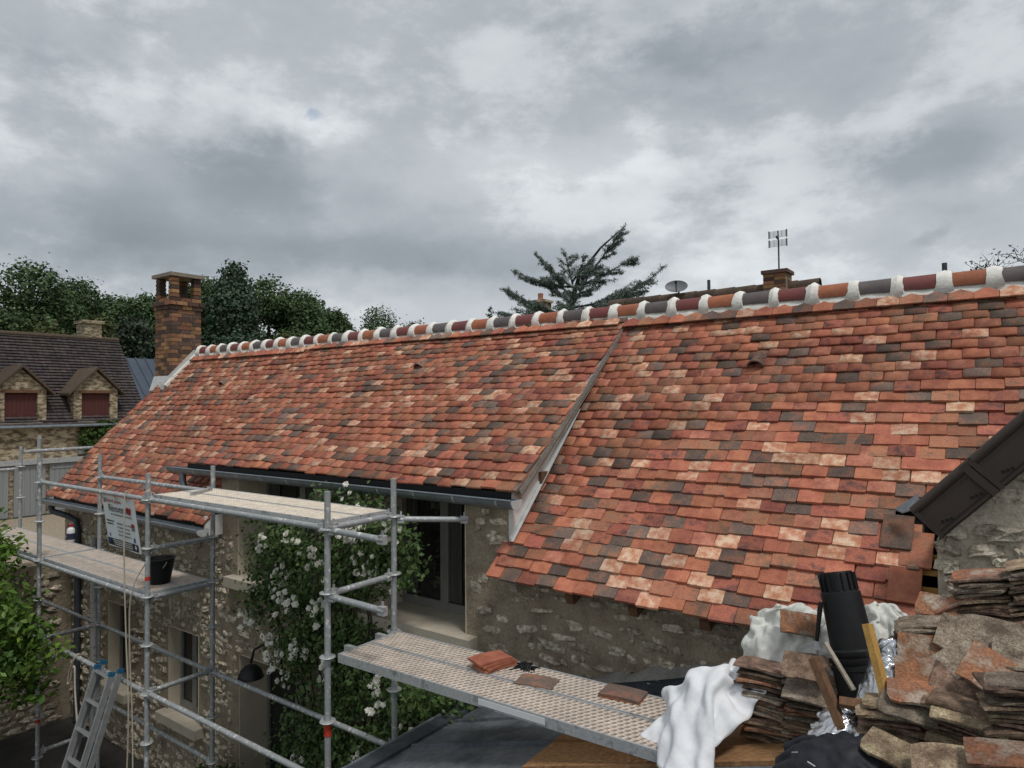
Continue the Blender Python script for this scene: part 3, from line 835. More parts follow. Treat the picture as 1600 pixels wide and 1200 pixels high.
# annex roof slope and verge pieces
asl = MB()
P0, P1 = (-.33, 4.1565), (2.4, 4.1565 + 1.05 * 2.73)
asl.prism([P0, P1, (P1[0], P1[1] - .06), (P0[0], P0[1] - .06)], 'y', 4.50, 7.6)
asl.build('roof', M_brown, annex)
sl = Vector((1, 0, 1.05)).normalized(); sn = Vector((-sl.z, 0, sl.x))
for k in range(5):
    o = Vector((-.44, 4.44, 4.245)) + sl * (.40 * k)
    M = Matrix.Translation(o) @ Matrix(((sl.x, 0, sn.x, 0), (0, 1, 0, 0), (sl.z, 0, sn.z, 0), (0, 0, 0, 1)))
    v = MB()
    v.box((0, 0, -.168), (.415, .018, .015)); v.box((0, .018, -.01), (.415, .17, .015))
    v.box((.02, -.006, -.142), (.33, 0, -.035)); v.box((0, -.009, -.168), (.34, 0, -.154))
    piece = v.build('verge_tile', M_brown, annex, M)
    w = MB(); w.tube([(0, .012, .012), (.42, .012, .012)], .028, 12); w.build('roll', M_brown, piece, M, smooth=True)
    w = MB(); w.box((.345, -.016, -.178), (.385, .02, .03)); w.box((.393, -.016, -.178), (.418, .02, .03)); w.build('collar', M_brown, piece, M)
    w = MB(); w.box((-.004, -.012, -.172), (.02, .02, .02)); w.build('end_rib', M_brown, piece, M)
    for q in range(3):
        for e in (.07, .27):
            w = MB(); w.lathe([(.009, -.0085), (.009, -.0055)], 10, Matrix.Translation((e + .022 * q, 0, -.118 - .008 * q)) @ Matrix.Rotation(R(-90), 4, 'X') @ Matrix.Translation((0, 0, 0)))
            w.build('nail_hole', M_blackm, piece, M)
vf = [(-0.597, 4.92, 4.195), (-0.465, 4.88, 4.303), (-0.438, 4.8, 4.244), (-0.545, 4.84, 4.187)]
w = MB(); w.add(vf + [(x, y, z - .006) for x, y, z in vf], [(0, 1, 2, 3), (7, 6, 5, 4)] + [(k, (k + 1) % 4, 4 + (k + 1) % 4, 4 + k) for k in range(4)])
w.build('valley_flashing', M_zinc, annex)

# ------------------------------------------------------------------ zinc lean-to roof in the foreground
ZX = lambda x: 3.4325 + .31 * x
shed = thing('zinc_lean_to', (-1.5, 2, 1.5), 'dark grey zinc lean-to roof with standing seams below the stone wall', 'roof')
ys = [4.598, 4.22, 3.74, 3.26, 2.78, 2.30, 1.82, 1.34, .86, .38, -.4]
for a, c in zip(ys[1:], ys[:-1]):
    b = MB(); b.prism([(-3.72, ZX(-3.72)), (2.2, ZX(2.2)), (2.2, ZX(2.2) - .03), (-3.72, ZX(-3.72) - .03)], 'y', a + .002, c - .002)
    b.build('zinc_panel', M_zincr, shed)
for y in ys[1:-1]:
    b = MB(); b.prism([(-3.70, ZX(-3.7)), (2.2, ZX(2.2)), (2.2, ZX(2.2) + .022), (-3.70, ZX(-3.7) + .022)], 'y', y - .008, y + .008)
    b.build('standing_seam', M_zincr, shed)
one('edge_trim', M_zincd, shed, 'box', (-3.86, -.4, ZX(-3.75) - .10), (-3.721, 4.598, ZX(-3.75) + .035))
one('edge_lip', M_zincr, shed, 'tube', [(-3.86, -.4, ZX(-3.75) + .03), (-3.86, 4.598, ZX(-3.75) + .03)], .014, 8)
b = MB(); b.prism([(-3.72, ZX(-3.72) + .002), (-.30, ZX(-.3) + .002), (-.30, ZX(-.3) + .13), (-3.72, ZX(-3.72) + .13)], 'y', 4.565, 4.597)
b.build('wall_upstand', M_zincd, shed)
b = MB(); vs = []; fs = []
for i in range(60):
    x = -3.2 + i * .05; zt = ZX(x) + .13; hh = .045 + .015 * math.sin(i * .33) + .012 * math.sin(i * .9) + rng.uniform(-.008, .008)
    vs += [(x, 4.545 + rng.uniform(-.005, .005), zt - .02), (x, 4.56, zt + .02), (x, 4.598, zt + hh)]
for i in range(59): fs += [(3 * i, 3 * i + 1, 3 * i + 4, 3 * i + 3), (3 * i + 1, 3 * i + 2, 3 * i + 5, 3 * i + 4)]
b.add(vs, fs); b.build('cement_fillet', M_cement, shed, smooth=True)
one('wall', M_mortar, shed, 'box', (-3.70, 0, -.1), (2.1, .3, 2.2)); one('wall', M_mortar, shed, 'box', (-3.70, .301, -.1), (-3.4, 4.59, 2.2))

# ------------------------------------------------------------------ scaffold
scaf = thing('scaffold', (-7, 3.7, 0), 'galvanised tube scaffold with ring rosettes along the house front', 'scaffold')
XS = [-4.21, -7.0, -9.74, -12.5]
YF, YB = 3.36, 4.05
post_top = {(-4.21, YF): 4.22, (-4.21, YB): 4.25, (-7.0, YF): 4.20, (-7.0, YB): 4.22, (-9.74, YF): 4.22, (-9.74, YB): 4.24, (-12.5, YF): 4.2, (-12.5, YB): 4.25}
ring_me = None
def rosette_mesh():
    b = MB(); n = 16; vs = []
    prof = [(.026, .006), (.058, .006), (.062, 0), (.058, -.006), (.026, -.006)]
    b.lathe(prof, n)
    for k in range(4):
        a = math.pi / 2 * k
        b.cbox((math.cos(a) * .044, math.sin(a) * .044, 0), (.022, .022, .0135), (0, 0, a), 0)
    return b.mesh('ring', M_steel, smooth=False)
ring_me = rosette_mesh()
for (x, y), zt in post_top.items():
    b = MB(); b.tube([(x, y, .0), (x, y, 2.4)], .0243, 14); b.tube([(x, y, 2.4), (x, y, 2.46)], .0275, 14); b.tube([(x, y, 2.46), (x, y, zt)], .0243, 14)
    p = b.build('post', M_steeld, scaf, smooth=True)
    z = .56
    while z < zt - .1:
        put('ring', ring_me, p, Matrix.Translation((x, y, z))); z += .482
    one('base_plate', M_steel, p, 'box', (x - .075, y - .075, 0.001), (x + .075, y + .075, .012))
def bar(name, a, c, r=.0243, m=None, ends=True, parent=scaf):
    a, c = Vector(a), Vector(c)
    d = (c - a).normalized()
    b = MB(); b.tube([a + d * .03, c - d * .03], r, 14)
    o = b.build(name, m or M_steeld, parent, smooth=True)
    if ends:
        for p, q in ((a, 1), (c, -1)):
            M = Matrix.Translation(p + d * q * .058) @ d.to_track_quat('X', 'Z').to_matrix().to_4x4()
            w = MB(); w.cbox((0, 0, 0), (.062, .040, .062)); w.cbox((0, 0, .035), (.014, .012, .06)); w.build('wedge_head', M_steel, o, M)
    return o
for i in range(3):
    a, c = XS[i], XS[i + 1]
    if i < 2:
        for z in (3.94, 2.02): bar('ledger', (a, YF, z), (c, YF, z))
        for z in ((2.0, 1.04) if i else (2.0,)): bar('ledger', (a, YB, z), (c, YB, z))
    if i >= 1: bar('ledger', (a, YF, 2.95), (c, YF, 2.95))
    if i == 1: bar('ledger', (a, YB, 3.94), (c, YB, 3.94))
    if i == 2: bar('ledger', (a, YB, 2.0), (c, YB, 2.0)); bar('ledger', (a, YF, 2.0), (c, YF, 2.0))
for x, zs in ((-4.21, (3.94, 3.44, 1.98)), (-7.0, (3.94, 3.44, 2.95, 2.02)), (-9.74, (2.95, 2.0, .62)), (-12.5, (3.9, 2.95))):
    for z in zs: bar('transom', (x, YF, z), (x, YB, z))
for z in (3.93, 3.43):
    bar('stub_rail', (-4.21, YF, z), (-3.55, YF, z - .01), ends=True)
bar('wall_tie', (-4.21, YB, 3.91), (-3.80, 4.57, 3.87))
bar('gable_rail', (-12.5, YB, 4.16), (-12.75, 6.4, 4.16), r=.03)
bar('gable_post', (-12.85, 4.42, 0), (-12.85, 4.42, 4.42), r=.03)
one('tape', M_red, scaf, 'tube', [(-4.21, YF, 2.38), (-4.21, YF, 2.47)], .0282, 14)
one('tape', M_red, scaf, 'tube', [(-9.74, YF, .98), (-9.74, YF, 1.06)], .0252, 14)
one('tape', M_red, scaf, 'tube', [(-7.0, YF, 3.13), (-7.0, YF, 3.17)], .0252, 14)
one('tape', M_orange, scaf, 'tube', [(-4.21, 3.92, 1.98), (-4.21, 3.99, 1.98)], .0252, 14)
one('tape', M_blue, scaf, 'tube', [(-7.0, YF, .62), (-7.0, YF, .78)], .0252, 14)

def deck_mesh(name, L, W, m, closed=False):
    b = MB(); nx = int(L / .043); ny = int((W - .03) / .039); cw = L / nx; cd = (W - .03) / ny
    for j in range(ny):
        y0 = .015 + j * cd; y1 = y0 + cd; o = cw * .5 * (j % 2)
        if o:
            b.add([(0, y0, 0), (o, y0, 0), (o, y1, 0), (0, y1, 0), (L - cw + o, y0, 0), (L, y0, 0), (L, y1, 0), (L - cw + o, y1, 0)], [(0, 1, 2, 3), (4, 5, 6, 7)])
        for i in range(nx - (1 if o else 0)):
            x0 = i * cw + o; x1 = x0 + cw
            a0, a1 = x0 + cw * .25, x1 - cw * .25; k = cw * .15
            c0, c1 = y0 + cd * .10, y1 - cd * .10
            vs = [(x0, y0, 0), (x1, y0, 0), (x1, y1, 0), (x0, y1, 0), (a0 - k, c0, .003), (a1 - k, c0, .003), (a1 + k, c1, .003), (a0 + k, c1, .003)]
            dp = -.004 if closed else -.012
            vs += [(vs[q][0], vs[q][1], dp) for q in (4, 5, 6, 7)]
            fs = [(0, 1, 5, 4), (1, 2, 6, 5), (2, 3, 7, 6), (3, 0, 4, 7), (4, 5, 9, 8), (5, 6, 10, 9), (6, 7, 11, 10), (7, 4, 8, 11)]
            if closed: fs.append((8, 9, 10, 11))
            b.add(vs, fs)
    b.box((0, 0, -.06), (L, .015, .004), 1); b.box((0, W - .015, -.06), (L, W, .004), 1)
    b.box((0, .015, -.058), (.03, W - .015, .0035), 1); b.box((L - .03, .015, -.058), (L, W - .015, .0035), 1)
    return b.mesh(name, [m, M_steel])
dk_dust = deck_mesh('deck_plank', 2.70, .305, M_deck)
dk_white = deck_mesh('deck_plank', 2.74, .305, M_deckw, True)
for k in range(2):
    put('deck_plank', dk_white, scaf, Matrix.Translation((-6.97, YF + .035 + k * .312, 3.985)))
    put('deck_plank', dk_dust, scaf, Matrix.Translation((-9.71, YF + .035 + k * .312, 2.995)))
    put('deck_plank', dk_dust, scaf, Matrix.Translation((-12.46, YF + .035 + k * .312, 2.995)))
# sloping catwalk from scaffold to zinc roof
walk = thing('perforated_catwalk', (-2.7, 3.6, 3.0), 'long perforated steel catwalk carrying loose tiles above the zinc roof', 'catwalk')
Mw = Matrix.Translation((-4.08, 3.35, 3.02)) @ Matrix.Rotation(R(-.8), 4, 'Y')
for k in range(2):
    put('deck_plank', dk_dust, walk, Mw @ Matrix.Translation((0, k * .312, 0)))
MB().box((1.35, -.004, -.045), (1.85, -.001, -.008)).build('maker_plate', M_whitep, walk, Mw)
one('hook', M_steel, walk, 'box', (-4.19, 3.5, 2.97), (-4.08, 3.54, 3.02)); one('hook', M_steel, walk, 'box', (-4.19, 3.82, 2.97), (-4.08, 3.86, 3.02))
tag(one('wood_block', M_oldwood, None, 'box', (-1.46, 3.45, ZX(-1.46) + .001), (-1.36, 3.85, 2.998)), 'short brown wood block under the lower end of the catwalk', 'block')

# ---- things on the scaffold
bk = thing('mason_bucket', (-7.32, 3.64, 2.995), 'black rubber mason bucket beside the scaffold post', 'bucket')
b = MB(); b.lathe([(.10, 0), (.145, .25), (.155, .255), (.155, .265), (.138, .265), (.095, .01)], 24, Matrix.Translation((-7.32, 3.64, 2.997)))
b.build('body', M_blackp, bk, smooth=True)
b = MB(); b.tube([(-7.32 + .15 * math.cos(a), 3.64 - .165 * math.sin(a) * .35 - .0, 3.24 - .12 * math.sin(a)) for a in [math.pi * k / 12 for k in range(13)]], .004, 6)
b.build('handle', M_steel, bk)
bo = thing('plastic_bottle', (-10.5, 4.0, 2.995), 'white plastic bottle with red cap and dark label on the deck', 'bottle')
T = Matrix.Translation((-10.5, 4.0, 2.997))
b = MB(); b.lathe([(.045, 0), (.05, .01), (.05, .16), (.04, .19), (.02, .205), (.02, .22)], 20, T); b.build('body', M_whitep, bo, smooth=True)
b = MB(); b.lathe([(.0508, .04), (.0508, .125)], 20, T, cap=False); b.build('label_band', mat('label_navy', (.03, .035, .07), bump=0), bo, smooth=True)
b = MB(); b.lathe([(.024, .213), (.024, .245), (.02, .25)], 16, T); b.build('cap', M_inkr, bo, smooth=True)
tag(one('flat_bar', M_steel, None, 'box', (-.19, -.022, 0), (.19, .022, .028)), 'short grey metal channel lying across the plaster covered deck', 'metal bar')
fb = bpy.data.objects['flat_bar']; fb.matrix_basis = Matrix.Translation((-6.66, 3.73, 3.99)) @ Matrix.Rotation(R(124), 4, 'Z')

def text(body, size, M, m, parent, name='lettering', sx=1.0):
    cu = bpy.data.curves.new('lettering', 'FONT'); cu.body = body; cu.size = size; cu.extrude = .0004
    o = bpy.data.objects.new('tmp', cu); COL.objects.link(o)
    bpy.context.view_layer.update()
    me = bpy.data.meshes.new_from_object(o.evaluated_get(bpy.context.evaluated_depsgraph_get()))
    bpy.data.objects.remove(o, do_unlink=True)
    me.materials.clear(); me.materials.append(m)
    return put(name, me, parent, M @ Matrix.Diagonal((sx, 1, 1, 1)))
# banner: local x along the rail to the right, local y up, z towards the viewer
BW, BH = .84, .57
Mb = Matrix.Translation((-8.14, 3.405, 3.90)) @ Matrix.Rotation(R(-3), 4, 'Z') @ Matrix.Rotation(R(90), 4, 'X') @ Matrix.Rotation(R(8), 4, 'X')
ban = thing('company_banner', (-7.72, 3.4, 3.34), 'white roofing company banner with red and black lettering hung on the rail', 'banner')
b = MB(); nx, ny = 12, 8
vs = [(BW * i / nx, -BH * j / ny, .006 * math.sin(i * .8) * j / ny) for j in range(ny + 1) for i in range(nx + 1)]
fs = [(j * (nx + 1) + i, j * (nx + 1) + i + 1, (j + 1) * (nx + 1) + i + 1, (j + 1) * (nx + 1) + i) for j in range(ny) for i in range(nx)]
vs2 = [(x, y, z - .003) for x, y, z in vs]; nv = len(vs)
b.add(vs + vs2, fs + [tuple(nv + q for q in reversed(f)) for f in fs])
b.build('sheet', M_lead, ban, Mb, smooth=True)
def bt(s, size, x, y, m, sx=1.0): text(s, size, Mb @ Matrix.Translation((x, y, .009)), m, ban, sx=sx)
bt('Eduard popox', .062, .115, -.065, M_inkr, 1.12); bt('Rénovteam', .115, .16, -.165, M_ink, .98)
def bline(x, y, n, h, m, seed, gap=.35):
    # a line of print too small to read: a row of short strokes
    r = random.Random(seed); b = MB(); q = x
    for k in range(n):
        w = h * r.uniform(.35, .75)
        if r.random() < gap * .45: q += h * .5
        b.box((q, y, .0075), (q + w, y + h * r.uniform(.7, 1.0), .0086)); q += w + h * .22
    b.build('small_print', m, ban, Mb)
bline(.20, -.205, 36, .018, M_inkg, 1); bline(.06, -.285, 13, .018, M_ink, 2); bline(.06, -.318, 13, .016, M_ink, 3)
for k in range(4): bline(.33, -.30 - .042 * k, 20, .020, M_inkg, 10 + k)
def brect(name, x0, y0, x1, y1, m): MB().box((x0, y0, .0075), (x1, y1, .0088)).build(name, m, ban, Mb)
brect('footer_panel', .03, -.555, .80, -.475, M_ink); 
for k in range(3):
    r_ = random.Random(30 + k); b = MB(); q = .16 + .02 * k
    while q < .66:
        w = r_.uniform(.006, .014); b.box((q, -.497 - .022 * k, .0089), (q + w, -.484 - .022 * k, .0096)); q += w + r_.uniform(.004, .01)
    b.build('footer_print', M_whitep, ban, Mb)
brect('logo_block', .70, -.30, .77, -.26, M_inkr); brect('logo_block', .70, -.335, .77, -.302, M_inkg); brect('logo_block', .715, -.46, .755, -.41, M_inkb)
brect('logo_block', .045, -.53, .11, -.482, M_inkb); brect('logo_block', .09, -.455, .115, -.42, M_inkb)
b = MB(); b.prism([(.62, -.10), (.66, -.085), (.70, -.10), (.735, -.09), (.73, -.14), (.70, -.175), (.665, -.15), (.63, -.155)], 'z', .0075, .0088); b.build('red_emblem', M_inkr, ban, Mb)
b = MB(); b.box((.735, -.535, .0089), (.755, -.485, .0095)); b.box((.72, -.52, .0088), (.77, -.50, .0094)); b.build('cross_emblem', M_whitep, ban, Mb)
b = MB(); b.prism([(.05, -.04), (.075, -.02), (.10, -.04), (.10, -.075), (.05, -.075)], 'z', .0075, .0088); b.build('house_emblem', M_inkg, ban, Mb)
for xx in (.06, .42, .70):
    p = Mb @ Vector((xx, -.02, 0))
    b = MB(); b.tube([(p.x, p.y, p.z), (p.x + .03, 3.36 + .03, 3.95), (p.x + .035, 3.36, 3.972), (p.x + .03, 3.33, 3.95), (p.x, p.y - .012, p.z - .01)], .004, 6); b.build('tie_cord', M_rope, ban)

def rope(name, pts, r, label):
    b = MB(); q = [Vector(p) for p in pts]; out = []
    for i in range(len(q) - 1):
        for k in range(6):
            t = k / 6
            p0, p1, p2, p3 = q[max(i - 1, 0)], q[i], q[i + 1], q[min(i + 2, len(q) - 1)]
            out.append(.5 * ((2 * p1) + (p2 - p0) * t + (2 * p0 - 5 * p1 + 4 * p2 - p3) * t * t + (3 * p1 - p0 - 3 * p2 + p3) * t ** 3))
    out.append(q[-1])
    b.tube(out, r, 8)
    tag(b.build(name, M_rope, None, smooth=True), label, 'rope')
rope('hanging_rope', [(-7.42, 3.395, 3.90), (-7.42, 3.36, 3.975), (-7.42, 3.325, 3.93), (-7.40, 3.315, 3.3), (-7.36, 3.32, 2.5), (-7.30, 3.32, 1.8), (-7.34, 3.32, 1.0), (-7.42, 3.3, .02)], .0075, 'pale rope hanging from the top rail in front of the banner to the ground')
rope('hanging_rope', [(-7.15, 3.46, 3.33), (-7.24, 3.32, 3.0), (-7.30, 3.33, 2.4), (-7.26, 3.34, 1.7), (-7.20, 3.32, 1.0), (-7.18, 3.3, .02)], .0065, 'thin second rope hanging slack beside the deck bucket')
rope('knotted_rope', [(-8.62, 3.40, 2.02), (-8.60, 3.36, 2.06), (-8.62, 3.32, 2.0), (-8.70, 3.31, 1.85), (-8.74, 3.31, 1.72), (-8.68, 3.31, 1.74), (-8.62, 3.31, 1.9), (-8.56, 3.31, 1.93), (-8.52, 3.30, 1.7), (-8.40, 3.28, 1.35)], .010, 'knotted rope tied to the low rail left of the ladder')

# ---- aluminium ladder
lad = thing('aluminium_ladder', (-7.75, 2.75, 0), 'aluminium extension ladder with blue caps leaning on the scaffold rail', 'ladder')
ltop = Vector((-7.64, 3.30, 2.14)); lfoot = Vector((-7.66, 2.62, 0))
ldir = (ltop - lfoot).normalized(); lx = Vector((1, 0, 0)); lx = (lx - ldir * lx.dot(ldir)).normalized(); ln = ldir.cross(lx)
def lmat(o): return Matrix.Translation(o) @ Matrix(((lx.x, ldir.x, ln.x, 0), (lx.y, ldir.y, ln.y, 0), (lx.z, ldir.z, ln.z, 0), (0, 0, 0, 1)))
Lh = (ltop - lfoot).length
for sec, (w, off, h0) in enumerate(((.20, 0, 0), (.165, -.062, -.04))):
    for sgn in (-1, 1):
        b = MB(); b.box((sgn * w - .012, 0, off - .028), (sgn * w + .012, Lh + h0, off + .028)); r_ = b.build('side_rail', M_alu, lad, lmat(lfoot))
        b = MB(); b.box((sgn * w - .016, Lh + h0 - .005, off - .032), (sgn * w + .016, Lh + h0 + .035, off + .032)); b.build('end_cap', M_blue, r_, lmat(lfoot))
    for k in range(8):
        b = MB(); b.box((-w + .012, .18 + k * .28 + sec * .03, off - .016), (w - .012, .205 + k * .28 + sec * .03, off + .016)); b.build('rung', M_alu, lad, lmat(lfoot))

# ------------------------------------------------------------------ loose new tiles and scraps on the catwalk
def slab_tile(w, l, th, bend, seed, chips=0.0, nx=5, ny=3):
    r = random.Random(seed); b = MB(); vs = []
    for zt in (0, th):
        for j in range(ny + 1):
            for i in range(nx + 1):
                u, v = i / nx - .5, j / ny - .5
                ex = 1.0
                x, y = u * l, v * w
                if chips and (i in (0, nx) or j in (0, ny)):
                    x += r.uniform(-chips, chips * .4) * (1 if u > 0 else -1) * (i in (0, nx)); y += r.uniform(-chips, chips * .4) * (1 if v > 0 else -1) * (j in (0, ny))
                    if i in (0, nx) and j in (0, ny) and r.random() < .35: x *= .90; y *= .86
                vs.append((x, y, zt - bend * (2 * u) ** 2 + (r.uniform(-.0012, .0012) if chips else 0)))
    m = (nx + 1) * (ny + 1); fs = []
    g = lambda i, j: j * (nx + 1) + i
    for j in range(ny):
        for i in range(nx):
            fs += [(g(i, j), g(i, j + 1), g(i + 1, j + 1), g(i + 1, j)), (m + g(i, j), m + g(i + 1, j), m + g(i + 1, j + 1), m + g(i, j + 1))]
    for i in range(nx): fs += [(g(i, 0), g(i + 1, 0), m + g(i + 1, 0), m + g(i, 0)), (g(i, ny), m + g(i, ny), m + g(i + 1, ny), g(i + 1, ny))]
    for j in range(ny): fs += [(g(0, j), m + g(0, j), m + g(0, j + 1), g(0, j + 1)), (g(nx, j), g(nx, j + 1), m + g(nx, j + 1), m + g(nx, j))]
    return b.add(vs, fs)
nt_me = {}
def new_tile(c, loc, yaw, label, rx=0, ry=0, group=None):
    if c not in nt_me: nt_me[c] = slab_tile(.17, .265, .014, .006, 50 + c).mesh('new_tile', TC[c])
    M = Matrix.Translation(loc) @ Euler((rx, ry, yaw)).to_matrix().to_4x4()
    tag(put('new_tile', nt_me[c], None, M), label, 'roof tile', group)
for k, (dx, yw, lb) in enumerate(((0, .30, 'bottom'), (.006, .34, 'second from bottom'), (-.008, .26, 'second from top'), (-.022, .22, 'topmost'))):
    new_tile(0, (-2.95 + dx, 3.80 + dx, 3.046 + .0165 * k), yw + 1.0, 'orange new tile, %s of the little stack on the catwalk' % lb, group='new tiles on the catwalk')
new_tile(3, (-2.55, 3.74, 3.042), .22, 'single brown tile lying in the middle of the catwalk', group='new tiles on the catwalk')
new_tile(2, (-1.98, 3.86, 3.046), .14, 'lower of the two dark brown tiles near the white sack', group='new tiles on the catwalk')
new_tile(3, (-1.985, 3.865, 3.0625), .10, 'upper of the two dark brown tiles near the white sack', group='new tiles on the catwalk')
b = MB()
for k in range(26):
    a = rng.uniform(0, 6.28); c0 = Vector((-2.74 + rng.uniform(-.05, .05), 3.90 + rng.uniform(-.04, .04), 3.035))
    d = Vector((math.cos(a), math.sin(a), 0)) * rng.uniform(.04, .09)
    b.tube([c0 - d, c0 + Vector((0, 0, rng.uniform(.0, .035))), c0 + d], .006, 5)
tag(b.build('black_strap_heap', M_blackm), 'small tangled heap of black strap beside the orange tile stack', 'strap')

# boards on the zinc roof
def on_zinc(x, y, h): return Vector((x, y, ZX(x) + h))
zinc_rot = Matrix.Rotation(-math.atan(.31), 4, 'Y')
def zbox(name, m, x, y, h, size, yaw, label, cat):
    M = Matrix.Translation(on_zinc(x, y, h)) @ zinc_rot @ Matrix.Rotation(yaw, 4, 'Z')
    b = MB(); b.cbox((0, 0, 0), size)
    return tag(b.build(name, m, None, M), label, cat)
zbox('strand_board', M_osb, -1.58, 3.66, .013, (1.72, .58, .022), .04, 'orange brown strand board lying on the zinc below the catwalk', 'board')

# ------------------------------------------------------------------ crumpled sheets (buckled by a small relaxation)
def bez(ctrl, n, m):
    C = np.array(ctrl, dtype=float)
    def B(t): return np.stack([(1 - t) ** 3, 3 * t * (1 - t) ** 2, 3 * t * t * (1 - t), t ** 3], -1)
    return np.einsum('ia,jb,abk->ijk', B(np.linspace(0, 1, n)), B(np.linspace(0, 1, m)), C)
def crumple(ctrl, n, m, excess, iters, seed, floor=None, amp=.01, grav=.0004, bend=.25):
    g = np.random.default_rng(seed)
    P = bez(ctrl, n, m)
    L0 = np.linalg.norm(P[1:] - P[:-1], axis=-1).mean() * excess; L1 = np.linalg.norm(P[:, 1:] - P[:, :-1], axis=-1).mean() * excess
    home = P.copy()
    big = g.normal(size=(6, 6, 3)); 
    ii = np.linspace(0, 5, n); jj = np.linspace(0, 5, m)
    i0 = np.clip(ii.astype(int), 0, 4); j0 = np.clip(jj.astype(int), 0, 4); fi = (ii - i0)[:, None, None]; fj = (jj - j0)[None, :, None]
    fi = fi * fi * (3 - 2 * fi); fj = fj * fj * (3 - 2 * fj)
    sm = (big[i0][:, j0] * (1 - fi) * (1 - fj) + big[i0 + 1][:, j0] * fi * (1 - fj) + big[i0][:, j0 + 1] * (1 - fi) * fj + big[i0 + 1][:, j0 + 1] * fi * fj)
    P += sm * amp + g.normal(size=P.shape) * amp * .18
    R0 = L0 * g.uniform(.72, 1.28, (n - 1, m, 1)); R1 = L1 * g.uniform(.72, 1.28, (n, m - 1, 1))
    def proj(A, Bv, L, k):
        d = Bv - A; l = np.linalg.norm(d, axis=-1, keepdims=True) + 1e-9
        c = d * (.5 * k * (l - L) / l)
        A += c; Bv -= c
    for it in range(iters):
        P[..., 2] -= grav
        for s in (0, 1):
            A = P[s:-1:2]; Bv = P[s + 1::2]; q = min(len(A), len(Bv)); proj(A[:q], Bv[:q], R0[s::2][:q], 1)
            A = P[:, s:-1:2]; Bv = P[:, s + 1::2]; q = min(A.shape[1], Bv.shape[1]); proj(A[:, :q], Bv[:, :q], R1[:, s::2][:, :q], 1)
        Ld = math.hypot(L0, L1)
        for s in (0, 1):
            A = P[s:-1:2, :-1]; Bv = P[s + 1::2, 1:]; q = min(len(A), len(Bv)); a_, b_ = A[:q].copy(), Bv[:q].copy(); proj(a_, b_, Ld, .4); P[s:-1:2, :-1][:q] = a_; P[s + 1::2, 1:][:q] = b_
        for s in (0, 1, 2, 3):
            A = P[s:-2:4]; Bv = P[s + 2::4]; q = min(len(A), len(Bv)); proj(A[:q], Bv[:q], 2 * L0, bend)
            A = P[:, s:-2:4]; Bv = P[:, s + 2::4]; q = min(A.shape[1], Bv.shape[1]); proj(A[:, :q], Bv[:, :q], 2 * L1, bend)
        P += (home - P) * .012
        if floor is not None: P[..., 2] = np.maximum(P[..., 2], floor(P[..., 0], P[..., 1]))
    return P
def sheet(name, P, m, label, cat, sub=True, parent=None):
    n, k = P.shape[:2]
    idx = np.arange(n * k).reshape(n, k)
    F = np.stack([idx[:-1, :-1], idx[1:, :-1], idx[1:, 1:], idx[:-1, 1:]], -1).reshape(-1, 4)
    me = np_mesh(name, P.reshape(-1, 3), F, m, smooth=True)
    o = put(name, me, parent)
    if not sub: o.data.set_sharp_from_angle(angle=R(28))
    if sub:
        md = o.modifiers.new('smooth', 'SUBSURF'); md.levels = 1; md.render_levels = 1
    md = o.modifiers.new('thickness', 'SOLIDIFY'); md.thickness = .0025; md.offset = 0
    if label: tag(o, label, cat)
    return o
zf = lambda x, y: 3.4325 + .31 * x + .012
# white woven sack over the end of the catwalk
ctrl = [[(-1.62, 3.48, 3.10), (-1.60, 3.60, 3.30), (-1.50, 3.74, 3.34), (-1.38, 3.86, 3.28)],
        [(-1.52, 3.34, 3.02), (-1.48, 3.48, 3.42), (-1.40, 3.64, 3.62), (-1.26, 3.80, 3.44)],
        [(-1.40, 3.14, 2.98), (-1.36, 3.32, 3.28), (-1.26, 3.54, 3.64), (-1.16, 3.74, 3.50)],
        [(-1.26, 3.12, 3.04), (-1.20, 3.30, 3.10), (-1.12, 3.48, 3.30), (-1.08, 3.64, 3.40)]]
sheet('woven_sack', crumple(ctrl, 24, 24, 1.24, 160, 19, zf, amp=.055, bend=.40), M_sack, 'crumpled white woven sack draped over the catwalk end', 'sack')
# milky plastic films
ctrl = [[(-1.20, 3.78, 3.28), (-1.24, 3.84, 3.56), (-1.22, 3.96, 3.74), (-1.12, 4.10, 3.70)],
        [(-1.04, 3.68, 3.38), (-1.06, 3.72, 3.62), (-1.02, 3.88, 3.92), (-.96, 4.04, 3.76)],
        [(-.84, 3.66, 3.42), (-.84, 3.70, 3.66), (-.82, 3.86, 3.92), (-.76, 4.02, 3.74)],
        [(-.62, 3.70, 3.42), (-.62, 3.80, 3.62), (-.60, 3.92, 3.80), (-.60, 4.04, 3.70)]]
sheet('plastic_film', crumple(ctrl, 36, 36, 1.34, 150, 12, zf, amp=.05, bend=.26), M_film, 'crumpled milky plastic film bunched around a broken tile left of the black pipe', 'plastic sheet')
ctrl = [[(-.66, 3.84, 3.50), (-.68, 3.92, 3.74), (-.66, 4.02, 3.86), (-.60, 4.12, 3.78)],
        [(-.60, 3.74, 3.46), (-.60, 3.82, 3.80), (-.58, 3.94, 3.96), (-.52, 4.08, 3.82)],
        [(-.52, 3.72, 3.48), (-.50, 3.80, 3.78), (-.48, 3.92, 3.92), (-.42, 4.06, 3.80)],
        [(-.44, 3.78, 3.54), (-.40, 3.86, 3.72), (-.38, 3.96, 3.78), (-.36, 4.08, 3.72)]]
sheet('plastic_film', crumple(ctrl, 30, 30, 1.34, 140, 13, zf, amp=.05, bend=.26), M_film, 'crumpled milky plastic film right of the black pipe below the roof edge', 'plastic sheet')
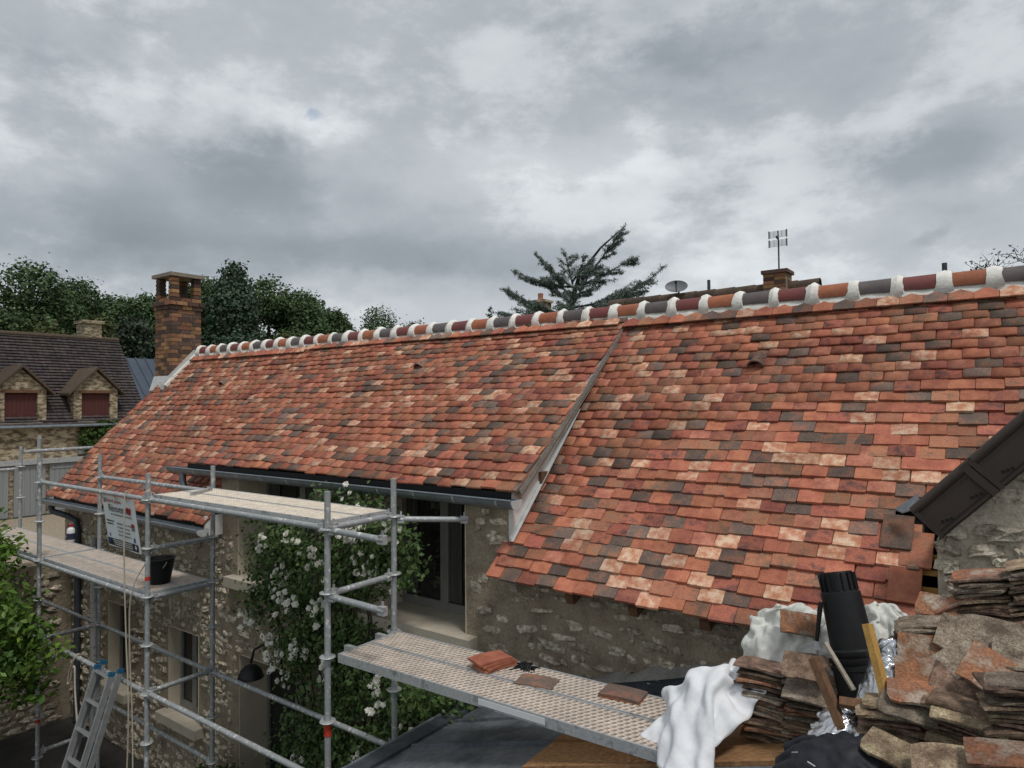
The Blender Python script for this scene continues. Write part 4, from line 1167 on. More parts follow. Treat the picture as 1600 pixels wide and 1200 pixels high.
ctrl = [[(-.60, 3.42, 3.36), (-.60, 3.50, 3.56), (-.58, 3.58, 3.70), (-.54, 3.66, 3.74)],
        [(-.54, 3.34, 3.38), (-.54, 3.42, 3.60), (-.51, 3.52, 3.78), (-.47, 3.62, 3.80)],
        [(-.45, 3.34, 3.40), (-.44, 3.42, 3.60), (-.42, 3.52, 3.78), (-.40, 3.62, 3.78)],
        [(-.39, 3.42, 3.40), (-.37, 3.48, 3.56), (-.36, 3.56, 3.68), (-.35, 3.64, 3.70)]]
sheet('foil_insulation', crumple(ctrl, 34, 34, 1.16, 90, 14, zf, amp=.02, bend=.1), M_foil, 'crumpled silver foil insulation behind the yellow batten', 'foil')
UP = .085
ctrl = [[(-.78, 3.30, 3.24), (-.78, 3.36, 3.32), (-.76, 3.42, 3.36), (-.74, 3.48, 3.36)],
        [(-.70, 3.22, 3.30), (-.70, 3.28, 3.40), (-.68, 3.36, 3.44), (-.66, 3.44, 3.42)],
        [(-.62, 3.20, 3.32), (-.62, 3.28, 3.44), (-.60, 3.36, 3.48), (-.58, 3.44, 3.44)],
        [(-.54, 3.24, 3.30), (-.54, 3.30, 3.38), (-.52, 3.38, 3.42), (-.52, 3.44, 3.40)]]
ctrl = [[(x, y, z + UP) for x, y, z in r_] for r_ in ctrl]
sheet('foil_insulation', crumple(ctrl, 30, 30, 1.20, 90, 15, zf, amp=.015, bend=.1), M_foil, 'small silver foil scrap above the black underlay', 'foil')
ctrl = [[(-.92, 3.02, 3.16), (-.90, 3.12, 3.20), (-.86, 3.22, 3.24), (-.82, 3.32, 3.26)],
        [(-.80, 2.92, 3.19), (-.78, 3.04, 3.36), (-.74, 3.16, 3.42), (-.72, 3.28, 3.36)],
        [(-.66, 2.86, 3.22), (-.64, 2.98, 3.40), (-.60, 3.12, 3.46), (-.58, 3.26, 3.40)],
        [(-.46, 2.84, 3.28), (-.46, 2.94, 3.36), (-.44, 3.08, 3.42), (-.44, 3.20, 3.40)]]
ctrl = [[(x, y, z + (UP * .9 if j_ else 0)) for j_, (x, y, z) in enumerate(r_)] for r_ in ctrl]
Pu = crumple(ctrl, 30, 30, 1.08, 60, 16, zf, amp=.015, bend=.6)
und = sheet('roof_underlay_sheet', Pu, M_underlay, 'black roofing underlay with white dashes at the foot of the tile pile', 'underlay')
for (i, j) in ((7, 15), (13, 12), (19, 10), (24, 8)):
    a, c = Vector(Pu[i, j]) , Vector(Pu[i + 3, j - 1])
    nn = (c - a).cross(Vector((0, 1, .3))).normalized()
    dsh = MB(); mid = (a + c) / 2 + Vector((0, -.012, .012)); dd = c - a
    dsh.cbox((0, 0, 0), (dd.length * .75, .004, .003)); dsh.build('printed_dash', M_whitep, und, Matrix.Translation(mid) @ dd.to_track_quat('X', 'Z').to_matrix().to_4x4())

# ---- black ribbed vent pipe, battens, trowel
pa, pb = Vector((-.565, 3.60, 3.40)), Vector((-.718, 3.72, 4.03))
pd = (pb - pa); PL = pd.length; Mp = Matrix.Translation(pa) @ pd.to_track_quat('Z', 'Y').to_matrix().to_4x4()
pipe = thing('vent_pipe', pa, 'black ribbed plastic vent pipe standing tilted in the rubble', 'pipe')
prof = [(.112, 0), (.112, .20), (.118, .205), (.118, .225), (.108, .23), (.114, .24), (.114, .258), (.104, .263), (.110, .272), (.110, .29), (.100, .30), (.092, PL - .10), (.080, PL - .09)]
b = MB(); b.lathe(prof, 28, Mp); b.build('body', M_blackp, pipe, smooth=True)
b = MB(); b.lathe([(.078, PL - .095), (.078, PL - .02), (.072, PL), (.055, PL), (.055, PL - .05)], 28, Mp); cap_ = b.build('top_ring', M_blackp, pipe, smooth=True)
for k in range(16):
    a = 2 * math.pi * k / 16
    b = MB(); b.cbox((math.cos(a) * .080, math.sin(a) * .080, PL - .05), (.014, .010, .085), (0, 0, a)); b.build('rib', M_blackp, cap_, Mp)
def stick(name, m, a, c, w, t, label, cat, roll=0):
    a, c = Vector(a), Vector(c); d = c - a
    M = Matrix.Translation((a + c) / 2) @ d.to_track_quat('X', 'Z').to_matrix().to_4x4() @ Matrix.Rotation(roll, 4, 'X')
    b = MB(); b.cbox((0, 0, 0), (d.length, w, t)); tag(b.build(name, m, None, M), label, cat)
stick('wood_batten', M_batten, (-.435, 3.36, 3.50), (-.545, 3.50, 3.86), .045, .03, 'short yellow batten leaning against the silver foil', 'batten', .6)
stick('wood_batten', M_oldwood, (-.62, 3.30, 3.44), (-.76, 3.42, 3.68), .05, .035, 'brown batten leaning on the left stack of old tiles', 'batten', .5)
stick('wood_batten', M_oldwood, (-.64, 3.34, 3.54), (-.40, 3.38, 3.545), .06, .02, 'brown batten lying flat in front of the vent pipe', 'batten', .2)
stick('wood_strip', M_wood, (-.60, 3.46, 3.56), (-.74, 3.56, 3.72), .02, .012, 'thin grey wood strip beside the vent pipe', 'strip')
tr = thing('trowel', (-.80, 3.62, 3.72), 'dark trowel with upright handle stuck behind the left tile stack', 'trowel')
b = MB(); b.tube([(-.790, 3.62, 3.70), (-.775, 3.63, 3.86), (-.772, 3.635, 3.89)], [.009, .012, .010], 10); b.build('handle', M_blackm, tr, smooth=True)
b = MB(); b.prism([(-.87, 3.655), (-.77, 3.66), (-.785, 3.70), (-.80, 3.70)], 'y', 3.612, 3.617); b.build('blade', M_steel, tr)

# ------------------------------------------------------------------ pile of old tiles
OLD = [[slab_tile(.165, .26, .0115, .006, 70 + k, chips=.0045).mesh('old_tile', OT[c]) for k in range(5)] for c in range(4)]
def old_tile(c, loc, rot, label, scale=(1, 1, 1)):
    M = Matrix.Translation(loc) @ Euler(rot).to_matrix().to_4x4() @ Matrix.Diagonal((*scale, 1))
    tag(put('old_tile', OLD[c][rng.randrange(5)], None, M), label, 'old tile', 'old tiles in the salvage pile')
ORD = ['topmost', 'second', 'third', 'fourth', 'fifth', 'sixth', 'seventh', 'eighth', 'ninth', 'tenth', 'eleventh', 'twelfth', 'thirteenth', 'fourteenth', 'fifteenth',
       'sixteenth', 'seventeenth', 'eighteenth', 'nineteenth', 'twentieth', 'twenty-first', 'twenty-second', 'twenty-third', 'twenty-fourth']
def stack(x, y, z, n, yaw, rx, ry, label, dz=.0162, jit=.026, cols=(0, 0, 0, 2, 3, 1)):
    lean = rng.uniform(-.02, .02)
    for k in range(n):
        lb = label
        if ' in the ' in label and 'half' not in label:
            place = label.split(' in the ', 1)[1]
            lb = ('topmost old tile of the ' if k == n - 1 else ORD[n - 1 - k] + ' old tile from the top of the ') + place
        fan = rng.gauss(0, .05)
        old_tile(rng.choice(cols), (x + rng.uniform(-jit, jit) + lean * k / n, y + rng.uniform(-jit, jit) * .8, z + k * dz + rng.uniform(-.0015, .0015)),
                 (rx + rng.gauss(0, .035), ry + fan * .8, yaw + rng.gauss(0, .11)), lb, (rng.uniform(.82, 1.04), rng.uniform(.85, 1.04), rng.uniform(.8, 1.05)))
old_tile(0, (-0.833, 3.560, 3.582), (0.5, -0.05, 0.05), 'old brown tile tilted forward on top of the stack left of the vent pipe', (0.86, 1.00, 1))
old_tile(2, (-0.810, 3.540, 3.467), (0.45, 0.02, -0.02), 'old tile tilted forward midway up the stack left of the vent pipe', (0.92, 0.80, 1))
old_tile(1, (-0.911, 3.800, 3.712), (0.55, 0.1, 0.35), 'broken orange old tile wrapped in the milky plastic film', (0.75, 0.90, 1))
old_tile(1, (-0.314, 3.560, 3.754), (0.8, -0.06, 0.05), 'red backed old tile with grey rim facing the viewer', (0.90, 1.05, 1))
old_tile(1, (-0.317, 3.470, 3.687), (0.75, -0.08, 0.1), 'pinkish old tile with mortar smear facing the viewer', (0.90, 0.95, 1))
old_tile(1, (-0.330, 3.360, 3.645), (0.33, -0.05, 0.12), 'bright terracotta old tile lying above the mossy one', (0.95, 0.90, 1))
old_tile(2, (-0.366, 3.310, 3.590), (0.34, 0.06, -0.05), 'dark mossy old tile tilted on the front left stack', (0.88, 0.90, 1))
old_tile(3, (-0.150, 3.260, 3.636), (0.26, 0.05, -0.1), 'yellow stained old tile tilted on the front middle stack', (1.00, 0.90, 1))
old_tile(0, (-0.159, 3.320, 3.655), (0.1, 0.1, -0.08), 'brown old tile edge above the yellow stained one', (1.00, 0.90, 1))
old_tile(0, (-0.171, 3.420, 3.679), (0.62, 0.06, -0.12), 'big dark brown old tile with a nail hole facing the viewer', (1.00, 1.25, 1))
old_tile(2, (-0.210, 3.500, 3.756), (0.75, -0.7, 0.1), 'grey old tile set diagonally in the middle of the pile', (0.85, 0.90, 1))
old_tile(1, (-0.057, 3.420, 3.758), (0.7, 0.48, -0.05), 'large orange and white old tile lying diagonally near the right edge', (0.98, 1.15, 1))
old_tile(2, (-0.062, 3.660, 3.838), (0.8, 0.1, 0.05), 'large mossy grey old tile leaning in the upper pile', (1.15, 1.20, 1))
old_tile(2, (-0.196, 3.620, 3.829), (0.85, 0.4, 0.1), 'brown spotted old tile leaning beside the mossy grey one', (0.70, 1.00, 1))
old_tile(2, (0.030, 3.580, 3.821), (0.8, -0.1, 0.0), 'grey old tile at the right edge under the upper stack', (0.85, 1.00, 1))
old_tile(3, (-0.386, 3.100, 3.486), (0.28, 0.16, -0.25), 'pale lichen old tile sticking out low beside the black underlay', (1.00, 0.90, 1))
old_tile(3, (-0.209, 3.020, 3.539), (0.35, -0.1, 0.2), 'old tile with brown grime at the bottom picture edge', (0.95, 1.00, 1))
old_tile(1, (-0.033, 3.020, 3.619), (0.22, -0.14, 0.1), 'reddish old tile at the bottom right corner', (0.95, 0.90, 1))
old_tile(1, (-0.219, 4.020, 3.898), (0.35, -0.52, 0.2), 'orange old tile propped slanting against the upper stack', (0.95, 0.45, 1))
old_tile(1, (-0.136, 4.120, 4.014), (0.1, -0.18, 0.1), 'broken orange old tile topping the upper stack', (0.90, 0.80, 1))
old_tile(1, (-0.308, 4.020, 3.851), (0.7, 0.05, -0.2), 'reddish old tile standing behind the short stack', (0.75, 0.80, 1))
stack(-1.051, 3.680, 3.144, 23, -0.06, 0.02, -0.02, 'weathered brown old tile in the tall stack nearest the white sack', dz=0.0160, cols=(0, 0, 0, 2, 3, 1))
stack(-0.832, 3.660, 3.229, 17, 0.05, 0.03, -0.03, 'weathered brown old tile in the stack just left of the vent pipe', dz=0.0160, cols=(0, 0, 0, 2, 3, 1))
stack(-0.427, 3.360, 3.414, 10, 0.10, 0.04, -0.06, 'weathered old tile in the low front stack beside the black underlay', dz=0.0175, cols=(0, 0, 2, 3))
stack(-0.171, 3.320, 3.465, 11, -0.05, 0.03, 0.05, 'weathered old tile in the front middle stack', dz=0.0175, cols=(0, 0, 2, 3))
stack(0.025, 3.260, 3.512, 17, 0.12, 0.03, -0.12, 'weathered old tile in the stack at the right picture edge', dz=0.0185, cols=(0, 2, 3))
stack(-0.343, 3.660, 3.345, 13, 0.20, 0.05, 0.00, 'half buried old tile in the middle of the pile', dz=0.0180, cols=(0, 0, 2))
stack(-0.133, 3.620, 3.475, 13, -0.10, 0.05, 0.00, 'half buried old tile behind the front middle stack', dz=0.0180, cols=(0, 0, 2))
stack(0.050, 3.550, 3.578, 13, 0.10, 0.05, 0.00, 'half buried old tile near the right edge of the pile', dz=0.0180, cols=(0, 0, 2))
stack(-0.348, 3.760, 3.767, 5, 0.10, 0.06, -0.16, 'old tile in the short stack under the roof corner', dz=0.0165, cols=(0, 0, 2))
stack(-0.100, 4.060, 3.793, 14, -0.04, 0.03, -0.24, 'old tile in the slanting upper stack against the annex wall', dz=0.0165, cols=(0, 0, 2, 3))
stack(0.098, 4.040, 3.880, 15, 0.05, 0.03, -0.24, 'old tile in the upper stack at the right picture edge', dz=0.0165, cols=(0, 0, 2, 3))
stack(-0.069, 4.100, 3.463, 14, 0.10, 0.00, -0.10, 'old tile at the back of the upper stack', dz=0.0175, cols=(0, 0, 2))
stack(-0.304, 4.050, 3.487, 12, 0.20, 0.00, -0.05, 'old tile heaped against the annex corner', dz=0.0185, cols=(0, 0, 2))
stack(-0.356, 3.850, 3.480, 14, 0.10, 0.00, -0.05, 'old tile under the short stack at the roof corner', dz=0.0185, cols=(0, 0, 2))

# ------------------------------------------------------------------ vegetation helpers
def leaf_quads(C, N, size, g, asp=.5, droop=0.0):
    n = len(C)
    t = g.normal(size=(n, 3)); t -= N * (t * N).sum(1, keepdims=True); t /= np.linalg.norm(t, axis=1, keepdims=True) + 1e-9
    t[:, 2] -= droop; t /= np.linalg.norm(t, axis=1, keepdims=True)
    bt_ = np.cross(N, t); bt_ /= np.linalg.norm(bt_, axis=1, keepdims=True) + 1e-9
    s = size * g.uniform(.6, 1.3, (n, 1))
    a = C - t * s * .5; c = C + t * s * .5
    b = C + bt_ * s * asp * .5 + N * s * .08; d = C - bt_ * s * asp * .5 + N * s * .08
    V = np.stack([a, b, c, d], 1).reshape(-1, 3)
    F = np.arange(4 * n).reshape(n, 4)
    return V, F
def crown_points(blobs, n_clump, per, spread, g, shell=.55):
    pts = []; nor = []
    vol = np.array([b[3] * b[4] * b[5] for b in blobs]) ** .67; vol /= vol.sum()
    for b, f in zip(blobs, vol):
        k = max(3, int(n_clump * f))
        d = g.normal(size=(k, 3)); d /= np.linalg.norm(d, axis=1, keepdims=True)
        r = shell + (1 - shell) * g.random((k, 1)) ** .7
        c = np.array(b[:3]) + d * r * np.array(b[3:6])
        sp = spread * g.uniform(.6, 1.4, (k, 1, 1))
        q = c[:, None, :] + g.normal(size=(k, per, 3)) * sp * np.array([1, 1, .7])
        nn = d[:, None, :] + g.normal(size=(k, per, 3)) * .8 + np.array([0, 0, .5])
        pts.append(q.reshape(-1, 3)); nor.append(nn.reshape(-1, 3))
    P = np.concatenate(pts); N = np.concatenate(nor); N /= np.linalg.norm(N, axis=1, keepdims=True)
    return P, N
def trunk(root, base, top, r, g, limbs=()):
    b = MB(); base, top = Vector(base), Vector(top)
    b.tube([base, base.lerp(top, .4) + Vector((g.normal() * r, g.normal() * r, 0)), base.lerp(top, .75), top], [r, r * .75, r * .5, r * .15], 9)
    for (a, c, rr_) in limbs: b.tube([Vector(a), Vector(a).lerp(Vector(c), .5) + Vector((0, 0, .1)), Vector(c)], [rr_, rr_ * .7, rr_ * .2], 7)
    b.build('trunk', M_bark, root, smooth=True)
def forest_tree(azd, D, eltop, rad, m, label, style='round', zb=3.0, n=900, leaf=.34, seed=0, group='trees behind the houses', name='broadleaf_tree'):
    g = np.random.default_rng(seed + 1000)
    x, y = D * math.sin(R(azd)), D * math.cos(R(azd)); H = 4.9 + D * eltop
    root = thing(name, (x, y, 0), label, 'tree', group)
    blobs = []
    if style == 'round':
        for k in range(11):
            a = g.uniform(0, 6.28); q = g.uniform(.0, .75) * rad; hz = g.uniform(0, 1)
            zc = zb + (H - zb) * (.25 + .62 * hz); rr_ = rad * g.uniform(.36, .60) * (1.05 - .45 * hz)
            blobs.append((x + math.cos(a) * q * (1.1 - .6 * hz), y + math.sin(a) * q * (1.1 - .6 * hz), zc - rr_ * .25, rr_, rr_, rr_ * .85))
        blobs.append((x, y, H - rad * .42, rad * .42, rad * .42, rad * .42))
    elif style == 'pine':
        for k in range(10):
            f = k / 9; zc = zb + (H - zb) * (.12 + .80 * f); rr_ = rad * (1.0 - .78 * f) * g.uniform(.8, 1.15)
            blobs.append((x + g.normal() * .3, y + g.normal() * .3, zc, rr_, rr_, (H - zb) * .085))
        blobs.append((x, y, H - .6, .45, .45, .7))
    else:
        for k in range(7):
            f = k / 6; blobs.append((x, y, zb + (H - zb) * (.1 + .84 * f), rad * (1 - .6 * f), rad * (1 - .6 * f), (H - zb) * .12))
    P, N = crown_points(blobs, n, 9, rad * .060 + .09, g)
    V, F = leaf_quads(P, N, leaf, g, .7)
    put('crown', np_mesh('crown', V, F, m), root)
    trunk(root, (x, y, -.05), (x, y, H - rad * .4), max(.12, rad * .07), g, [((x, y, H * .45), (x + math.cos(q) * rad * .6, y + math.sin(q) * rad * .6, H * .72), rad * .035) for q in (0.4, 2.2, 4.1, 5.3)])
FT = [(-75.3, 76, .160, 6.0, M_leafd, 'dark green tree at the far left picture edge', 'round'),
      (-71.6, 78, .172, 6.2, M_leafd, 'tallest dark broadleaf tree above the left neighbour house', 'round'),
      (-68.9, 84, .155, 5.6, M_leafd, 'dark broadleaf tree second from the left behind the slate coloured roof', 'round'),
      (-66.6, 90, .136, 5.6, M_leafd, 'lower dark tree halfway between left tree and brick chimney', 'round'),
      (-64.4, 88, .142, 5.4, M_leafd, 'dark tree just left of the brick chimney', 'round'),
      (-62.2, 92, .150, 4.2, M_leafd, 'dark tree hidden behind the brick chimney', 'round'),
      (-58.4, 74, .190, 5.4, M_leafp, 'tall dark pine with pointed top right of the brick chimney', 'pine'),
      (-60.4, 80, .168, 5.2, M_leafd, 'dark tree wedged between chimney and pine', 'round'),
      (-55.9, 78, .172, 6.0, M_leafd, 'dark broadleaf tree right of the tall pine', 'round'),
      (-53.3, 80, .156, 5.4, M_leafd, 'dark tree at the right end of the clump behind the ridge', 'round'),
      (-51.0, 84, .132, 4.0, M_leafd, 'small dark tree trailing off the clump behind the ridge', 'round'),
      (-47.2, 112, .136, 7.0, M_leafd, 'separate dark tree above the middle of the ridge', 'round'),
      (-44.2, 112, .116, 5.4, M_leafd, 'low dark tree right of the separate tree above the ridge', 'round')]
for k, (a, D, e, r_, m, lb, stl) in enumerate(FT): forest_tree(a, D, e, r_, m, lb, stl, seed=k, n=3600, leaf=.36, name='pine_tree' if stl == 'pine' else 'broadleaf_tree')
forest_tree(-37.9, 80, .131, .9, M_leafp, 'small dark cypress tip showing above the ridge', 'cypress', seed=31, n=260, leaf=.3, name='cypress_tree')
forest_tree(-70.6, 52, .098, 3.0, M_leafo, 'yellow green willow bush above the left neighbour roof', 'round', seed=32, zb=1, n=1500, leaf=.28, name='willow_bush', group='bushes behind the left house')
forest_tree(-67.6, 54, .110, 2.2, M_leafo, 'olive yellow bush behind the left stone chimney', 'round', seed=33, zb=1, n=1200, leaf=.28, name='willow_bush', group='bushes behind the left house')
forest_tree(-65.3, 56, .112, 2.6, M_leafg, 'grey green bushy tree left of the brick chimney', 'round', seed=34, zb=1, n=1500, leaf=.28, name='grey_green_tree', group='bushes behind the left house')
forest_tree(-63.6, 58, .090, 2.4, M_leafg, 'grey green bush low beside the brick chimney', 'round', seed=35, zb=1, n=1300, leaf=.28, name='grey_green_tree', group='bushes behind the left house')
forest_tree(-54.6, 60, .095, 2.0, M_leafo, 'light green bush just above the far ridge tiles', 'round', seed=36, zb=1, n=1000, leaf=.28, name='willow_bush', group='bushes behind the left house')

# blue cedar with long sparse branches
ced = thing('blue_cedar', (-13.3, 22, 0), 'sparse blue green cedar with long arching branches above the ridge', 'cedar')
g = np.random.default_rng(5)
tb = MB(); tb.tube([(-13.5, 22, -.05), (-13.45, 22, 4), (-13.4, 22, 8.2), (-12.9, 22, 9.6), (-12.0, 22, 10.5), (-11.0, 22, 11.15)], [.28, .2, .12, .07, .04, .012], 8)
NC, NN = [], []
def cedar_branch(a, c, sag, r0, depth=0):
    a, c = Vector(a), Vector(c); n = 9
    pts = [a.lerp(c, k / n) + Vector((0, 0, -sag * math.sin(math.pi * k / n))) for k in range(n + 1)]
    tb.tube(pts, [max(.006, r0 * (1 - k / n * .85)) for k in range(n + 1)], 5)
    L = (c - a).length
    for k in range(int(L / .022)):
        t = g.random(); p = a.lerp(c, t) + Vector((0, 0, -sag * math.sin(math.pi * t)))
        for _ in range(3):
            NC.append(tuple(p + Vector(g.normal(size=3) * .035))); NN.append(tuple(g.normal(size=3)))
    if depth < 2:
        for k in range(int(L / (.13 if depth == 0 else .15))):
            t = .15 + .83 * g.random(); p = a.lerp(c, t) + Vector((0, 0, -sag * math.sin(math.pi * t)))
            d = (c - a).normalized(); side = d.cross(Vector((0, 0, 1))).normalized() * g.choice([-1, 1])
            ln_ = (.9 if depth == 0 else .35) * (1.1 - t) * g.uniform(.5, 1.2) + .12
            q = p + (d * .75 + side * g.uniform(.3, .9) + Vector((0, 0, g.uniform(-.22, .10)))) * ln_
            cedar_branch(p, q, .02, r0 * .35, depth + 1)
cedar_branch((-13.2, 22, 9.0), (-10.95, 22, 11.22), .12, .05)
for a, c, s in (((-13.3, 22, 9.2), (-15.6, 21.6, 10.05), .2), ((-13.2, 22, 9.3), (-13.7, 22.3, 10.6), .05), ((-13.1, 22, 9.1), (-14.4, 21.5, 10.4), .1), ((-13.0, 22, 9.2), (-10.4, 21.4, 9.85), .1),
                ((-13.0, 22, 8.3), (-9.2, 21.5, 9.45), .35), ((-13.3, 22, 8.0), (-9.9, 21.0, 8.9), .3), ((-13.4, 22, 8.2), (-15.9, 21.5, 9.3), .25), ((-13.4, 22, 7.9), (-16.3, 21.4, 8.45), .1),
                ((-13.4, 22, 8.0), (-15.2, 20.4, 9.1), .1), ((-13.3, 22, 8.4), (-11.6, 20.6, 9.5), .1), ((-13.3, 22, 8.6), (-14.9, 22.8, 9.9), .1), ((-13.2, 22, 8.4), (-11.0, 22.6, 9.2), .2),
                ((-13.2, 22, 8.1), (-12.2, 20.4, 8.9), .1), ((-13.3, 22, 7.6), (-14.6, 20.2, 8.3), .1), ((-13.3, 22, 7.5), (-11.0, 20.6, 8.2), .1), ((-13.2, 22, 7.0), (-12.4, 20, 8.2), .1),
                ((-13.2, 22, 7.2), (-14.0, 20, 8.2), .1), ((-13.2, 22, 9.4), (-12.3, 21.4, 10.1), .05), ((-13.3, 22, 8.8), (-13.6, 21.0, 9.8), .05)):
    cedar_branch(a, c, s, .045)
tb.build('trunk', M_bark, ced, smooth=True)
NC = np.array(NC); NN = np.array(NN); NN /= np.linalg.norm(NN, axis=1, keepdims=True)
V, F = leaf_quads(NC, NN, .088, g, .26)
put('crown', np_mesh('crown', V, F, M_cedar), ced)

# thin twiggy tree at far right above the ridge
tw = thing('twiggy_tree', (.6, 16, 0), 'thin twiggy tree top above the ridge at the right picture edge', 'tree')
g = np.random.default_rng(8); tb = MB(); LC = []
def twig(p, d, L, r, k):
    q = p + d * L; tb.tube([p, p.lerp(q, .5) + Vector(g.normal(size=3) * L * .05), q], [r, r * .7, r * .4], 5)
    for _ in range(5): LC.append(tuple(p.lerp(q, g.random()) + Vector(g.normal(size=3) * .05)))
    if k:
        for _ in range(3): twig(p.lerp(q, g.uniform(.5, 1)), (d + Vector(g.normal(size=3) * .55)).normalized(), L * .68, r * .6, k - 1)
twig(Vector((.6, 16, -.05)), Vector((0, 0, 1)), 5.0, .10, 0)
for k in range(7): twig(Vector((.6, 16, 4.6)), (Vector((g.normal() * .4, g.normal() * .4, 1))).normalized(), 1.5, .05, 4)
tb.build('trunk', M_bark, tw)
LC = np.array(LC); NN = g.normal(size=LC.shape); NN /= np.linalg.norm(NN, axis=1, keepdims=True)
V, F = leaf_quads(LC, NN, .06, g, .5); put('crown', np_mesh('crown', V, F, M_leafg), tw)

# near tree at the left with bright leaves
nt_ = thing('leafy_garden_tree', (-10.1, 2.2, 0), 'bright green leafy tree reaching in at the left in front of the scaffold', 'tree')
g = np.random.default_rng(17)
blobs = [(-9.75, 2.75, 3.2, .55, .35, .42), (-9.9, 2.7, 2.7, .7, .4, .5), (-9.6, 2.8, 2.2, .6, .4, .4), (-10.0, 2.6, 1.7, .7, .4, .4), (-9.35, 2.9, 2.45, .4, .3, .3), (-9.45, 2.95, 1.85, .45, .3, .25), (-10.2, 2.5, 3.4, .6, .4, .4), (-10.2, 2.5, 1.2, .5, .4, .25), (-9.2, 2.95, 2.0, .3, .25, .2), (-9.15, 3.05, 2.35, .35, .2, .3), (-9.0, 3.1, 2.05, .3, .2, .2), (-9.3, 3.0, 1.6, .4, .3, .25), (-10.0, 2.7, 3.65, .45, .3, .25), (-10.6, 2.9, 2.5, .8, .6, .8), (-10.9, 3.0, 1.7, .8, .6, .6), (-10.4, 2.9, 3.0, .5, .5, .4), (-10.0, 3.0, 2.1, .5, .4, .4)]
P, N = crown_points(blobs, 900, 11, .075, g, .2)
N[:, 2] += .7; N[:, 1] -= .3; N /= np.linalg.norm(N, axis=1, keepdims=True)
V, F = leaf_quads(P, N, .10, g, .48, droop=.55)
put('crown', np_mesh('crown', V, F, M_leafn), nt_)
trunk(nt_, (-10.3, 2.1, -.02), (-10.1, 2.4, 3.3), .09, g, [((-10.25, 2.2, 1.2), (-9.5, 2.8, 2.2), .035), ((-10.2, 2.2, 1.8), (-9.7, 2.7, 3.0), .035), ((-10.2, 2.2, .9), (-9.6, 2.8, 1.7), .03)])

# climbing white rose
ros = thing('climbing_rose', (-5.5, 4.45, 0), 'climbing rose bush with white flowers covering the house wall', 'rose bush')
g = np.random.default_rng(23)
blobs = [(-6.24, 4.33, 3.42, .5, .16, .36), (-6.5, 4.36, 2.9, .45, .15, .4), (-5.8, 4.32, 3.2, .6, .2, .45), (-4.6, 4.30, 3.65, .38, .18, .28), (-5.0, 4.32, 3.35, .6, .2, .4), (-5.5, 4.36, 2.6, .7, .18, .5),
         (-4.95, 4.36, 2.4, .6, .18, .45), (-5.5, 4.38, 1.7, .7, .17, .5), (-4.42, 4.30, 3.45, .24, .15, .26), (-3.98, 4.30, 2.35, .35, .18, .28), (-4.6, 4.36, 1.8, .5, .17, .45), (-5.5, 4.40, 3.9, .35, .12, .14), (-5.0, 4.40, 3.92, .3, .12, .1),
         (-6.1, 4.42, 2.3, .35, .12, .4), (-5.9, 4.40, 1.2, .5, .15, .5), (-4.9, 4.40, 1.1, .6, .15, .5), (-4.35, 4.3, 2.2, .4, .16, .3)]
P, N = crown_points(blobs, 1700, 12, .080, g, .2)
ok = P[:, 1] < 4.58; P, N = P[ok], N[ok]; N[:, 1] -= .6; N /= np.linalg.norm(N, axis=1, keepdims=True)
V, F = leaf_quads(P, N, .054, g, .6); put('foliage', np_mesh('foliage', V, F, M_rosel), ros)
b = MB()
for k in range(22):
    x0 = -5.4 + g.normal() * .35; tx = [q for q in blobs if q[0] < -4.7][k % 11]
    b.tube([(x0, 4.5, 0), (x0 + (tx[0] - x0) * .35 + g.normal() * .06, 4.5, tx[2] * .45), (x0 + (tx[0] - x0) * .8, 4.46, tx[2] * .85), (tx[0] + g.normal() * .1, 4.36, tx[2] + .1)], [.018, .013, .008, .003], 6)
b.build('stems', M_bark, ros, smooth=True)
def flower_mesh(m, seed):
    b = MB(); r = random.Random(seed)
    for ring, (n, rad, zz, tilt) in enumerate(((6, .036, 0, .25), (5, .026, .006, .6), (4, .015, .011, 1.0))):
        for k in range(n):
            a = 2 * math.pi * (k + ring * .5) / n + r.uniform(-.15, .15); da = math.pi / n * 1.15
            c, s_ = math.cos, math.sin
            o = rad * r.uniform(.85, 1.1)
            b.add([(0, 0, zz), (c(a - da) * o * .75, s_(a - da) * o * .75, zz + tilt * rad * .5), (c(a) * o, s_(a) * o, zz + tilt * rad * .75), (c(a + da) * o * .75, s_(a + da) * o * .75, zz + tilt * rad * .5)], [(0, 1, 2), (0, 2, 3)])
    return b.mesh('flower', m, smooth=False)
fm = [flower_mesh(M_petal, k) for k in range(4)] + [flower_mesh(M_petalp, 9)]
nf = 0
while nf < 290:
    bl = blobs[int(g.integers(len(blobs)))]
    if bl[2] < 2.2 and g.random() < .6: continue
    if bl[0] > -5.6 and g.random() < .3: continue
    d = g.normal(size=3); d[1] = -abs(d[1]) - .4; d /= np.linalg.norm(d)
    c = np.array(bl[:3]) + d * np.array(bl[3:6]) * g.uniform(.85, 1.12)
    for _ in range(int(g.integers(3, 9))):
        p = c + g.normal(size=3) * np.array([.06, .03, .05]); p[1] = min(p[1], 4.5) - .03
        nd = Vector((g.normal() * .45, -1, .55 + g.normal() * .35)).normalized()
        M = Matrix.Translation(Vector(p)) @ nd.to_track_quat('Z', 'Y').to_matrix().to_4x4() @ Matrix.Diagonal((*([g.uniform(.8, 1.25)] * 3), 1))
        put('flower', fm[int(g.integers(4))] if p[2] > 1.3 or g.random() < .6 else fm[4], ros, M); nf += 1

